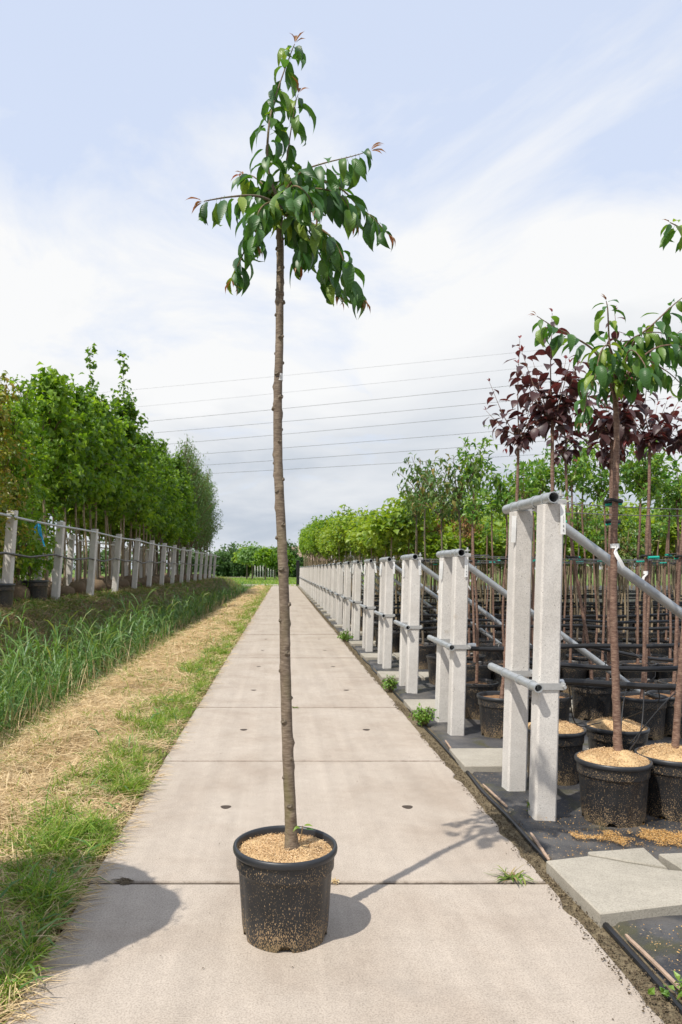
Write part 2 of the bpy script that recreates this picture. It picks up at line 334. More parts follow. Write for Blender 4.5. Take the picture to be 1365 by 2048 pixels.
M['weed'] = mat_leaf('weed_leaf', [(.10, .21, .03), (.15, .28, .04), (.22, .33, .06)], (1.4, 1.4, .6), 'island', tmix=.3)
M['roof'] = mat_plain('roof_tile', (.28, .20, .16), .8, 0, .2, .3, 3)
M['brick'] = mat_plain('house_brick', (.30, .19, .14), .85, 0, .2, .25, 4)
M['glass'] = mat_plain('window_glass', (.03, .035, .04), .08, 0, .5, .1, 2)
M['paint'] = mat_plain('white_paint', (.75, .75, .73), .5, 0, .4, .05, 2)
M['ribbon'] = mat_plain('blue_ribbon', (.02, .32, .62), .45, 0, .4, .1, 20)
M['blackpost'] = mat_plain('black_post', (.015, .015, .016), .5, 0, .4, .2, 5)
M['plate'] = mat_plain('rusty_plate', (.06, .045, .035), .8, 0, .3, .3, 60)
def mat_fabric():
    m, nt, N, L, b = new_mat('woven_ground_fabric'); v = pos(N)
    big = n_noise(N, L, v, 2.2, 6, .62, .5); fine = n_noise(N, L, v, 120, 3, .7)
    c = n_ramp(N, L, big, [(.32, (.016, .017, .020)), (.5, (.042, .043, .047)), (.66, (.10, .097, .095))])
    dust = n_noise(N, L, n_map(N, L, v, (1, 1, 1), (7, 3, 0)), 3.1, 6, .6, .6)
    c = n_mix(N, L, n_ramp(N, L, dust, [(.50, 0), (.68, .65)]), c, (.17, .15, .125))
    moss = n_noise(N, L, n_map(N, L, v, (1, 1, 1), (1, 9, 0)), 2.7, 6, .65, .4)
    c = n_mix(N, L, n_ramp(N, L, moss, [(.54, 0), (.64, .75)]), c, (.065, .062, .022))
    sp = n_mix(N, L, 1, n_ramp(N, L, n_noise(N, L, v, 85, 2, .5), [(.66, 0), (.69, 1)]), n_ramp(N, L, n_noise(N, L, n_map(N, L, v, (1, 1, 1), (4, 4, 0)), 1.9, 4, .6), [(.44, 0), (.6, 1)]), 'MULTIPLY')
    c = n_mix(N, L, sp, c, (.40, .29, .17))
    L.new(c, b.inputs['Base Color']); b.inputs['Roughness'].default_value = .55; b.inputs['Specular IOR Level'].default_value = .45
    n_bump(N, L, b, n_mix(N, L, .3, big, fine), .6, .03); return m
M['fabric'] = mat_fabric()

# ------------------------------------------------------------------ numpy plant pieces
def unit(a): return a / np.maximum(np.linalg.norm(a, axis=-1, keepdims=True), 1e-9)
def blades(base, direc, length, width, droop, rng):
    """grass-like strips: 3 stations + tip.  base (n,3), direc (n,3) unit, droop (n,)"""
    n = len(base); side = unit(np.cross(direc, np.array([0, 0, 1.0])) + rng.normal(0, .25, (n, 3)) + 1e-4)
    hor = direc * [1, 1, 0]; hor = unit(hor + rng.normal(0, .01, (n, 3)))
    L = length[:, None]; w = width[:, None]
    p0 = base; p1 = base + direc * L * .38; dv = unit(direc + (hor * .6 - [0, 0, .5]) * droop[:, None]); p2 = p1 + dv * L * .34
    dv2 = unit(dv + (hor * .5 - [0, 0, .9]) * droop[:, None]); p3 = p2 + dv2 * L * .30
    V = np.stack([p0 - side * w * .4, p0 + side * w * .4, p1 - side * w * .5, p1 + side * w * .5, p2 - side * w * .36, p2 + side * w * .36, p3], 1).reshape(-1, 3)
    o = (np.arange(n) * 7)[:, None]
    q = np.concatenate([o + [0, 1, 3, 2], o + [2, 3, 5, 4]]); t = o + [4, 5, 6]
    return V, q, t
def leaf_cloud(p, d, up, L, wr, fold=.18, bend=.25):
    """folded five-point leaves. p base, d direction, up normal-ish"""
    d = unit(d); s = unit(np.cross(d, up) + 1e-5); nrm = np.cross(s, d); L = L[:, None]
    mid = p + d * L * .45 + nrm * L * .02
    V = np.stack([p, mid - s * L * wr * .5 + nrm * L * fold * wr, mid + s * L * wr * .5 + nrm * L * fold * wr, mid, p + d * L * (1 - bend * .2) - nrm * L * bend], 1).reshape(-1, 3)
    o = (np.arange(len(p)) * 5)[:, None]
    t = np.concatenate([o + [0, 2, 3], o + [2, 4, 3], o + [4, 1, 3], o + [1, 0, 3]])
    return V, t
def merge(parts):
    Vs, Q, T, off = [], [], [], 0
    for V, q, t in parts:
        Vs.append(V); off0 = off; off += len(V)
        if q is not None and len(q): Q.append(q + off0)
        if t is not None and len(t): T.append(t + off0)
    return np.concatenate(Vs), (np.concatenate(Q) if Q else []), (np.concatenate(T) if T else [])
def mb_np(mb):
    q = np.array([f for f in mb.f if len(f) == 4], np.int32).reshape(-1, 4); t = np.array([f for f in mb.f if len(f) == 3], np.int32).reshape(-1, 3)
    return np.array(mb.v, float).reshape(-1, 3), q, t

# single leaves that are objects of their own ------------------------------------------------
def leaf_mesh(name, mat, wr=.36, curl=1.0, fold=.25, seed=0, petiole=.17, serr=.07, twist=.0):
    r = random.Random(seed)
    T = [0, .10, .22, .34, .46, .58, .70, .81, .91, 1.0]; W = [.03, .50, .82, .98, 1.0, .88, .64, .36, .13, 0]
    ctr = []; x = z = 0.0; prev = 0
    for t in T:
        dt = t - prev; prev = t; a = -curl * (t ** 1.3); x += dt * math.cos(a); z += dt * math.sin(a); ctr.append((x, z, a))
    V = []; ph = r.uniform(0, 6)
    for i, (t, w) in enumerate(zip(T, W)):
        x, z, a = ctr[i]; hw = w * wr * .5 * (1 + (serr if i % 2 else -serr)); nx, nz = -math.sin(a), math.cos(a)
        f = fold * hw * (1 + .35 * math.sin(ph + 9 * t)); lat = twist * t * t; tw = .35 * twist * t
        V += [(x + nx * (f - tw * hw), hw + lat, z + nz * (f - tw * hw)), (x, lat, z), (x + nx * (f + tw * hw), -hw + lat, z + nz * (f + tw * hw))]
    V += [(-petiole, .006, petiole * .22), (-petiole, -.006, petiole * .22), (0, .006, 0), (0, -.006, 0)]
    n = len(T); Fc = []
    for i in range(n - 1):
        a = 3 * i; Fc += [(a, a + 1, a + 4, a + 3), (a + 1, a + 2, a + 5, a + 4)]
    b = 3 * n; Fc.append((b, b + 1, b + 3, b + 2))
    me = bpy.data.meshes.new(name); me.from_pydata(V, [], Fc); me.update(); me.materials.append(mat)
    me.polygons.foreach_set('use_smooth', [True] * len(me.polygons)); return me
LEAF = {'green': [leaf_mesh('leaf', M['leaf'], .29 + .045 * (i % 3), [.7, 1.1, 1.5, 1.9, 1.0, 1.6, 2.3, 1.3][i], [.3, .45, .6, .4, .3, .7, .5, .4][i], i, .2, .045, [-.1, .08, .12, -.05, 0, .15, -.14, .05][i]) for i in range(8)],
        'red': [leaf_mesh('leaf', M['leaf_red'], .22, .5 + .3 * i, .6, 40 + i, .1) for i in range(3)],
        'purple': [leaf_mesh('leaf', M['leaf_purple'], .52 + .05 * (i % 2), [.5, .9, 1.3, .7, 1.1][i], [.2, .35, .25, .4, .3][i], 60 + i, .2, .03, [.1, -.08, .05, -.1, 0][i]) for i in range(5)],
        'plumred': [leaf_mesh('leaf', M['leaf_plumred'], .36, .5 + .3 * i, .5, 80 + i, .12, .03) for i in range(2)]}
def put_leaf(kind, parent, at, d, up, size, rnd):
    d = d.normalized(); s = up.cross(d)
    if s.length < 1e-3: s = Vector((1, 0, 0)).cross(d)
    s.normalize(); u = d.cross(s)
    m = Matrix((d, s, u)).transposed()
    o = bpy.data.objects.new('leaf', rnd.choice(LEAF[kind])); COL.objects.link(o); o.parent = parent
    o.location = at + d * size * .17; o.rotation_euler = m.to_euler(); o.scale = (size,) * 3
    return o
def smooth_path(pts, n):
    """Catmull-Rom resample"""
    pts = [Vector(p) for p in pts]; Q = [pts[0] * 2 - pts[1]] + pts + [pts[-1] * 2 - pts[-2]]; out = []
    segs = len(pts) - 1
    for i in range(n):
        t = i / (n - 1) * segs; k = min(int(t), segs - 1); f = t - k; a, b, c, d = Q[k:k + 4]
        out.append(.5 * ((2 * b) + (c - a) * f + (2 * a - 5 * b + 4 * c - d) * f * f + (3 * b - a - 3 * c + d) * f ** 3))
    return out

# pots ---------------------------------------------------------------------------------------
def pot_fn(j, r, z, th):
    if j in (3, 4, 5): r *= 1 - .022 * max(0, math.sin(th * 14)) ** .5 * (1 if j == 4 else .8)
    if j == 1 and (math.sin(th * 5 + 1.2) > .82): z += .022
    if j == 0 and (math.sin(th * 5 + 1.2) > .82): z += .020
    return r, z
POT = MB().lathe([(.150, .004), (.155, 0), (.158, .03), (.160, .035), (.167, .14), (.1735, .235), (.175, .243), (.1815, .252), (.1835, .30), (.1835, .305)], 70, pot_fn).data('pot', M['pot'], True, 28)
RIM = MB().lathe([(.1835, .303), (.190, .303), (.1935, .309), (.1945, .318), (.1925, .327), (.187, .331), (.181, .329), (.178, .322), (.176, .28)], 70, None, False).data('rim', M['rim'], True, 60)
POT_S = MB().lathe([(.153, 0), (.160, .05), (.173, .235), (.181, .25), (.184, .303), (.193, .306), (.193, .326), (.184, .331), (.178, .322), (.176, .27)], 28).data('pot', M['pot'], True, 40)
def mulch_mesh(name, mat, R, h0, mound, amp, seed, lumps=9.0):
    mb = MB(); nr, ns = 14, 48; V = [(0, 0, h0 + mound)]
    for i in range(1, nr + 1):
        r = R * i / nr
        for k in range(ns):
            th = 2 * math.pi * k / ns; x, y = r * math.cos(th), r * math.sin(th)
            z = h0 + mound * (1 - (i / nr) ** 2) + amp * mnoise.noise(Vector((x * lumps + seed, y * lumps, seed))) + amp * .6 * mnoise.noise(Vector((x * 40 + seed, y * 40, 1)))
            if i == nr: z = min(z, h0)
            V.append((x, y, z))
    Fc = [(0, 1 + k, 1 + (k + 1) % ns) for k in range(ns)]
    for i in range(nr - 1):
        for k in range(ns):
            a = 1 + i * ns; b = a + ns; Fc.append((a + k, b + k, b + (k + 1) % ns, a + (k + 1) % ns))
    return mb.add(V, Fc).data(name, mat)
def flake_mesh(n, R, h0, mound, seed, size=.0065):
    rng = np.random.default_rng(seed); r = R * np.sqrt(rng.random(n)); th = rng.random(n) * 6.283
    x, y = r * np.cos(th), r * np.sin(th); z = h0 + mound * (1 - (r / R) ** 2) + rng.normal(.002, .0025, n)
    base = np.stack([x, y, z], 1); d = unit(rng.normal(0, 1, (n, 3)) * [1, 1, .45])
    up = unit(rng.normal(0, .5, (n, 3)) + [0, 0, 1.0]); V, t = leaf_cloud(base, d, up, size * rng.uniform(.6, 1.8, n), .55, .1, .1)
    return npmesh('mulch_flakes', V, [t], M['flake'], False)
MULCH_FLAT = mulch_mesh('mulch', M['mulch'], .178, .302, .012, .012, 3.1)
MULCH_HIGH = mulch_mesh('mulch', M['mulch'], .186, .318, .050, .018, 8.7)
FLAKE_FLAT = flake_mesh(5200, .174, .303, .014, 1, .0046)
FLAKE_HIGH = flake_mesh(5200, .184, .321, .052, 2, .0048)
SOIL = mulch_mesh('soil', M['soil'], .178, .295, .008, .014, 5.5)
def add_pot(t, mulch=None, detail=True, rz=0.0, s=1.0):
    if detail:
        p = place('pot', POT, t, rot=(0, 0, rz), scale=s); place('rim', RIM, p)
    else: p = place('pot', POT_S, t, rot=(0, 0, rz), scale=s)
    if mulch == 'flat': q = place('mulch', MULCH_FLAT, t, scale=s); f = place('mulch_flakes', FLAKE_FLAT, q); f['kind'] = 'stuff'
    elif mulch == 'high': q = place('mulch', MULCH_HIGH, t, rot=(0, 0, rz), scale=s); f = place('mulch_flakes', FLAKE_HIGH, q); f['kind'] = 'stuff'
    else: place('soil', SOIL, t, rot=(0, 0, rz), scale=s)
    return p
def trunk_mesh(name, pts, r0, r1, mat, n=60, seg=14, knots=22, seed=0, knot_h=.5):
    rr = random.Random(seed); path = smooth_path(pts, n)
    kn = [(rr.uniform(.03, .98) if knots < 12 else (i + rr.uniform(.2, .8)) / knots, rr.uniform(0, 6.28)) for i in range(knots)]
    rad = [r0 + (r1 - r0) * (i / (n - 1)) ** .85 + (r0 * .35 * math.exp(-i / (n - 1) * 40)) for i in range(n)]
    def bump(i, th):
        t = i / (n - 1); v = .05 * mnoise.noise(Vector((math.cos(th) * 2, math.sin(th) * 2, i * .35 + seed)))
        for kt, ka in kn:
            dt = (t - kt) * (n - 1)
            if abs(dt) < 2.2:
                da = (th - ka + math.pi) % (2 * math.pi) - math.pi; v += knot_h * math.exp(-dt * dt * 1.6 - da * da * 3.2)
        return v
    return MB().tube(path, rad, seg, True, bump).data(name, mat, True, 80), path

# ------------------------------------------------------------------ terrain
def ssm(a, b, x): t = np.clip((x - a) / (b - a), 0, 1); return t * t * (3 - 2 * t)
def terrain_z(x, y):
    ditch = np.interp(x, [-60, -4.4, -3.75, -3.35, -3.05, -2.72, -2.45, -2.15, -1.9, -1.2, -.86, -.80, 60],
                      [.78, .78, .70, .15, -.46, -.50, -.34, -.02, .02, .015, -.012, -.06, -.06])
    flat = np.interp(x, [-60, -3, -.9, -.8, 60], [-.02, -.02, -.02, -.06, -.06])
    k = ssm(50, 66, y)
    return ditch * (1 - k) + flat * k
def wind(x, y): return .06 * math.exp(-((x + 1.72) / .26) ** 2) * max(0, .55 + mnoise.noise(Vector((x * 1.5, y * 1.1, 12)))) if y < 58 else 0   # raked ridge of hay
def build_terrain():
    xs = np.concatenate([[-900, -300, -120, -60, -30, -16, -10, -7], np.arange(-6, -4.4, .25), np.arange(-4.4, -.7, .06), [-.5, 0, 1.0, 1.12, 1.2, 1.35, 2, 4, 8, 16, 30, 60, 120, 300, 900]])
    ys = np.concatenate([[-60, -20, -6, -2], np.arange(0, 20, .12), np.arange(20, 70, .5), np.arange(70, 130, 3), [140, 170, 220, 300, 450, 700, 1100, 2000, 4000]])
    X, Y = np.meshgrid(xs, ys); Z = terrain_z(X, Y); n = X.shape
    for i in range(n[0]):
        for j in range(n[1]):
            x, y = X[i, j], Y[i, j]
            if -4.5 < x < -.88 and -2 < y < 60:
                a = .035 if x > -2.2 else .06
                Z[i, j] += a * mnoise.noise(Vector((x * 2.3, y * 2.3, 0))) + wind(x, y) + .5 * a * mnoise.noise(Vector((x * 7, y * 7, 2)))
            if x < -.9 and y > 58: Z[i, j] += .05 * mnoise.noise(Vector((x * .4, y * .4, 5)))
    hay = np.array([.50, .36, .18]); green = np.array([.10, .17, .035]); soil = np.array([.13, .09, .055]); mud = np.array([.045, .045, .025]); lawn = np.array([.13, .20, .045]); bank = np.array([.14, .13, .055])
    V = np.stack([X, Y, Z], -1).reshape(-1, 3); C = np.zeros_like(V)
    for k, (x, y, z) in enumerate(V):
        nn = mnoise.noise(Vector((x * 1.7, y * 1.7, 3))); n2 = mnoise.noise(Vector((x * .8, y * .5, 9)))
        if y > 60 + 2 * nn: c = lawn * (1 + .25 * n2)
        elif x > -.9: c = soil
        elif x > -2.2: c = hay * (1 - .15 * abs(nn)) if nn + (.30 if x < -1.15 else .15) > -.05 else green * .8 + hay * .2
        elif x > -3.1: c = mud
        elif x > -4.2: c = bank if nn > -.1 else soil * 1.3
        else: c = soil * 1.2
        C[k] = c
    idx = np.arange(n[0] * n[1]).reshape(n); q = np.stack([idx[:-1, :-1], idx[:-1, 1:], idx[1:, 1:], idx[1:, :-1]], -1).reshape(-1, 4)
    o = place('ground', npmesh('ground', V, [q], M['terrain'], True, C)); tag(o, kind='structure')
    w = MB().add([(-3.15, -3, -.40), (-2.4, -3, -.40), (-2.4, 57, -.40), (-3.15, 57, -.40)], [(0, 1, 2, 3)]).build('ditch_water', M['water']); tag(w, kind='structure')
build_terrain()

# ------------------------------------------------------------------ slab path
PX0, PX1, J0 = -.833, 1.14, 3.158
def slab_mesh(seed, chip):
    r = random.Random(seed); pts = []
    def edge(a, b, n, nx, ny, amp):
        for i in range(n):
            t = i / n; x = a[0] + (b[0] - a[0]) * t; y = a[1] + (b[1] - a[1]) * t
            e = amp * max(0, mnoise.noise(Vector((x * 6 + seed, y * 6, seed)))) + .002 * r.random()
            pts.append((x + nx * e, y + ny * e))
    g = .009; L = 2.0
    edge((PX0, g), (PX1, g), 30, 0, 1, .006); edge((PX1, g), (PX1, L - g), 44, -1, 0, chip)
    edge((PX1, L - g), (PX0, L - g), 30, 0, -1, .006); edge((PX0, L - g), (PX0, g), 44, 1, 0, .012)
    return MB().prism(pts, -.14, 0, .006).data('slab', M['path'], True, 30)
path_e = empty('path', (0, 0, 0), kind='structure')
eye = MB().lathe([(.030, 0), (.028, .0016), (.010, .0020), (.0, .0021)], 20, lambda j, r, z, th: (r * (1 + .1 * math.sin(3 * th)), z)).data('lifting_eye', M['plate'])
shared = [slab_mesh(50 + i, .03) for i in range(3)]
for i in range(-2, 29):
    me = slab_mesh(i + 20, .05) if i < 5 else shared[i % 3]
    s = place('slab', me, path_e, (random.uniform(-.006, .006), J0 + 2 * i, random.uniform(-.004, .003)))
    if -1 < i < 6:
        for ex in (-.32, .71): place('lifting_eye', eye, s, (ex, 1.0, .001))
cp = MB().box(-14, 6, 60.6, 64.0, -.1, .004).build('crossing_path', M['path'], None, False); tag(cp, kind='structure')
tp = MB().box(-26, -3.0, 118, 121, -.1, .03).build('far_track', M['path'], None, False); tag(tp, kind='structure')

# ------------------------------------------------------------------ ground fabric, edge soil, walkways
def build_fabric():
    xs = np.concatenate([np.arange(1.235, 2.6, .045), np.arange(2.7, 5, .2), np.arange(5, 46, 2)]); ys = np.concatenate([np.arange(.8, 8, .05), np.arange(8, 60.5, .5)])
    X, Y = np.meshgrid(xs, ys); Z = np.zeros_like(X)
    for i in range(X.shape[0]):
        for j in range(X.shape[1]):
            x, y = X[i, j], Y[i, j]
            Z[i, j] = .004 + .012 * mnoise.noise(Vector((x * 3, y * 2.2, 1))) + .006 * mnoise.noise(Vector((x * 9, y * 5, 4)))
            if j == 0: Z[i, j] -= .04
            if j == 0: X[i, j] += .018 * mnoise.noise(Vector((0, y * 1.7, 7)))
    V = np.stack([X, Y, Z], -1).reshape(-1, 3); idx = np.arange(X.size).reshape(X.shape)
    q = np.stack([idx[:-1, :-1], idx[:-1, 1:], idx[1:, 1:], idx[1:, :-1]], -1).reshape(-1, 4)
    o = place('ground_fabric', npmesh('ground_fabric', V, [q], M['fabric'])); tag(o, kind='structure')
    pts = [(1.228 + .018 * mnoise.noise(Vector((0, y * 1.7, 7))), y, -.004 + .006 * mnoise.noise(Vector((3, y * 2, 2)))) for y in np.arange(.8, 40, .12)]
    MB().tube(pts, .014, 8).build('rolled_edge', M['hose'], o)
    # soil and moss in the gap beside the path: crumbs
    rng = np.random.default_rng(3); n = 16000; y = 1.5 + 30 * rng.random(n) ** 1.8; x = 1.165 + rng.normal(0, .045, n); x = np.where(x < 1.10, 2.25 - x, x); x = np.clip(x, 1.07, 1.27)
    keep = np.array([mnoise.noise(Vector((b * 1.3, a * 3, 2))) + .35 > abs(a - 1.165) * 4 for a, b in zip(x, y)])
    x, y = x[keep], y[keep]; n = len(x); base = np.stack([x, y, np.where(x < 1.14, .001, -.009) + rng.random(n) * .012], 1)
    V, t = leaf_cloud(base, unit(rng.normal(0, 1, (n, 3)) * [1, 1, .5]), unit(rng.normal(0, .6, (n, 3)) + [0, 0, 1.0]), rng.uniform(.004, .012, n), .8, .3, .3)
    c = place('soil_crumbs', npmesh('soil_crumbs', V, [t], M['crumb'], False)); tag(c, 'dark soil crumbs and dead moss along the path edge beside black fabric', 'soil', kind='stuff')
    s = MB().box(1.10, 1.26, .8, 60, -.10, -.010).build('soil_strip', M['edge_soil'], None, False); tag(s, kind='structure')
build_fabric()
def build_debris():
    rng = np.random.default_rng(31); n = 260; y = 2.0 + 14 * rng.random(n) ** 1.6; x = rng.uniform(-.8, 1.1, n)
    V, t = leaf_cloud(np.stack([x, y, np.full(n, .004)], 1), unit(rng.normal(0, 1, (n, 3)) * [1, 1, .15]), unit(rng.normal(0, .3, (n, 3)) + [0, 0, 1.0]), rng.uniform(.003, .011, n), .5, .2, .1)
    V[:, 2] = np.maximum(V[:, 2], .002); o = place('path_debris', npmesh('path_debris', V, [t], M['crumb'], False)); tag(o, 'tiny dark specks of soil and bark scattered on the slabs', 'debris', kind='stuff')
build_debris()
def tile_poly(x, y, w, d, rot, seed):
    r = random.Random(seed); c, s = math.cos(rot), math.sin(rot); out = []
    for i in range(40):
        e = i // 10; t = (i % 10) / 10
        a = [(-w, -d), (w, -d), (w, d), (-w, d)][e]; b = [(w, -d), (w, d), (-w, d), (-w, -d)][e]
        px, py = a[0] + (b[0] - a[0]) * t + r.uniform(-.002, .002), a[1] + (b[1] - a[1]) * t + r.uniform(-.002, .002)
        out.append((x + c * px - s * py, y + s * px + c * py))
    return out
def pixpoly(px, z):
    pts = [G(a, b, z) for a, b in px]; out = []
    for i, p in enumerate(pts):
        q = pts[(i + 1) % len(pts)]
        for k in range(6):
            t = k / 6; j = .003 * mnoise.noise(Vector((p.x * 30 + k, p.y * 30, 1))); out.append((p.x + (q.x - p.x) * t + j, p.y + (q.y - p.y) * t + j))
    a = sum(out[i][0] * out[(i + 1) % len(out)][1] - out[(i + 1) % len(out)][0] * out[i][1] for i in range(len(out)))
    return out if a > 0 else out[::-1]
TZ = .046
w0 = empty('walkway', (0, 0, 0), kind='structure')
MB().prism(pixpoly([(1093, 1721), (1201, 1827), (1450, 1796), (1440, 1748), (1337, 1739), (1175, 1711)], TZ), -.01, TZ, .005).build('paving_tile', M['tile'], w0, True, 30)
MB().prism(pixpoly([(1180, 1708), (1336, 1735), (1289, 1695), (1176, 1703)], .040), -.01, .040, .005).build('paving_tile', M['tile'], w0, True, 30)
MB().prism(pixpoly([(1318, 1707), (1372, 1742), (1480, 1740), (1480, 1700)], TZ), -.01, TZ, .005).build('paving_tile', M['tile'], w0, True, 30)
tile_shared = [MB().prism(tile_poly(0, 0, .248, .248, 0, s), -.06, 0, .005).data('paving_tile', M['tile'], True, 30) for s in range(3)]
for n in range(0, 27):
    w = empty('walkway', (1.2, 5.12 + 2 * n, 0), kind='structure')
    cnt = max(2, int((.545 * (5.12 + 2 * n) - 1.2) / .5) + 1) if n < 4 else 2
    for k in range(cnt):
        o = place('paving_tile', tile_shared[(n + k) % 3], w, (.262 + k * .505 + random.uniform(-.006, .006), random.uniform(-.015, .015), TZ + random.uniform(-.008, .006)), (random.uniform(-.012, .012), random.uniform(-.012, .012), random.uniform(-.025, .035)))
def lath(pa, pb, label):
    a, b = G(*pa, .012), G(*pb, .012); d = (b - a).normalized(); s = Vector((-d.y, d.x, 0)); mb = MB(); n = 9; V = []
    for i in range(n):
        p = a + (b - a) * (i / (n - 1)); j = .002 * mnoise.noise(p * 20); wv = .0065 if 0 < i < n - 1 else .004
        for q in ((-wv, 0), (wv, 0), (wv, .008), (-wv, .008)): V.append(p + s * (q[0] + j) + Vector((0, 0, q[1])))
    Fc = [(4 * i + k, 4 * i + (k + 1) % 4, 4 * i + 4 + (k + 1) % 4, 4 * i + 4 + k) for i in range(n - 1) for k in range(4)] + [(3, 2, 1, 0), tuple(4 * (n - 1) + k for k in range(4))]
    o = mb.add(V, Fc).build('wooden_lath', M['lath'], None, True, 30); tag(o, label, 'lath')
lath((966, 1570), (1014, 1614), 'long brown wooden lath on the fabric edge beside the tallest post pair')
lath((1062, 1668), (1099, 1722), 'brown wooden lath ending at the corner of the large broken paving tile')
lath((1252, 1872), (1372, 1990), 'brown wooden lath on the fabric in front of the large broken paving tile')
lath((891, 1482), (902, 1498), 'short brown wooden lath tip touching the second walkway tile')

# ------------------------------------------------------------------ concrete post pairs with pipes along the path
def post_data(h, lean, w=.118, name='post'):
    c = .010; hw = w / 2; ring = [(-hw + c, -hw), (hw - c, -hw), (hw, -hw + c), (hw, hw - c), (hw - c, hw), (-hw + c, hw), (-hw, hw - c), (-hw, -hw + c)]
    V = []; nz = 14
    for i in range(nz + 1):
        t = i / nz; z = -.06 + (h + .06) * t
        for x, y in ring:
            j = .0016 * mnoise.noise(Vector((x * 20, y * 20, z * 9))); V.append((x * (1 - .05 * t) + lean * t + j, y * (1 - .05 * t) + j, z))
    Fc = [(i * 8 + k, i * 8 + (k + 1) % 8, (i + 1) * 8 + (k + 1) % 8, (i + 1) * 8 + k) for i in range(nz) for k in range(8)] + [tuple(nz * 8 + k for k in range(8))]
    return MB().add(V, Fc).data(name, M['post'], True, 25)
def frame_parts(h, lean):
    D = {}; D['post'] = post_data(h, lean)
    zt = h + .031; xt = lean - .018
    D['top_pipe'] = MB().pipe([(xt, -.10, zt), (xt, .10, zt), (xt, .35, zt), (xt, .72, zt)], .031, .026, 22).data('top_pipe', M['galv'], True, 50)
    D['collar'] = [(xt, y, zt) for y in (.02, .17, .42, .56)]
    D['bracket'] = MB().prism([(xt + .026, -.035), (lean + .075, -.035), (lean + .075, .035), (xt + .026, .035)], h + .002, h + .026, .004).data('bracket', M['strap'], False)
    D['bolt'] = MB().lathe([(.008, h - .02), (.008, h + .045), (.020, h + .046), (.020, h + .056), (.008, h + .057), (.007, h + .078)], 10).data('bolt', M['strap'], True, 40)
    zl = .72; xl = lean * zl / h - .059 - .02
    D['lower_pipe'] = MB().pipe([(xl, -.12, zl), (xl, .1, zl), (xl, .4, zl), (xl, .76, zl)], .024, .019, 20).data('lower_pipe', M['galv'], True, 50)
    D['collar_low'] = [(xl, y, zl) for y in (-.02, .19, .47)]
    x0 = xl + .01; x1 = lean * zl / h + .085; w = .0605; o_ = .0655
    u = [(x0, -o_), (x1, -o_), (x1, o_), (x0, o_), (x0, w), (x1 - .02, w), (x1 - .02, -w), (x0, -w)]; n8 = 8
    V = [(a, c, zl - .018) for a, c in u] + [(a, c, zl + .018) for a, c in u]
    D['strap'] = MB().add(V, [(k, (k + 1) % 8, 8 + (k + 1) % 8, 8 + k) for k in range(8)] + [(8, 9, 14, 15), (9, 10, 13, 14), (10, 11, 12, 13), (7, 6, 1, 0), (6, 5, 2, 1), (5, 4, 3, 2)]).data('strap', M['strap'], False)
    D['strap_bolt'] = MB().tube([(x1 - .010, -.085, zl), (x1 - .010, .085, zl)], .009, 8).data('bolt', M['strap'])
    xe = lean + (zt - .04) / .735
    D['diagonal_brace'] = MB().tube([(xt + .02, .25, zt - .015), (xt + .5 * (xe - xt), .25, (zt + .02) / 2), (xe, .25, .02)], .027, 18).data('diagonal_brace', M['galv'], True, 50)
    D['label_tag'] = MB().add([(-.014, 0, 0), (.014, 0, 0), (.016, -.004, -.07), (-.012, -.006, -.07), (.017, -.003, -.16), (-.011, -.004, -.16)], [(0, 1, 2, 3), (3, 2, 4, 5)]).data('label_tag', M['tagm'], False)
    mb = MB(); rr = random.Random(3)
    for i in range(5): mb.box(.004, .006, -.0062, -.0058, -.065 - i * .008, -.060 - i * .008)
    for z0 in (-.112, -.135):
        for i in range(3): mb.box(.002, .0075, -.0066, -.0060, z0 - i * .004, z0 - i * .004 + .0022)
    D['print'] = mb.data('print', M['ink'], False)
    D['top'] = (lean, h); return D
FA = frame_parts(1.70, .047); FB = frame_parts(1.45, .042)
XP = 1.412
COLLAR = [MB().pipe([(0, -.016, 0), (0, .016, 0)], .0355, .0308, 18).data('collar', M['galv'], True, 50), MB().pipe([(0, -.012, 0), (0, .012, 0)], .0285, .0238, 18).data('collar', M['galv'], True, 50)]
ORD = 'first second third fourth fifth sixth seventh eighth ninth tenth eleventh twelfth thirteenth fourteenth'.split()
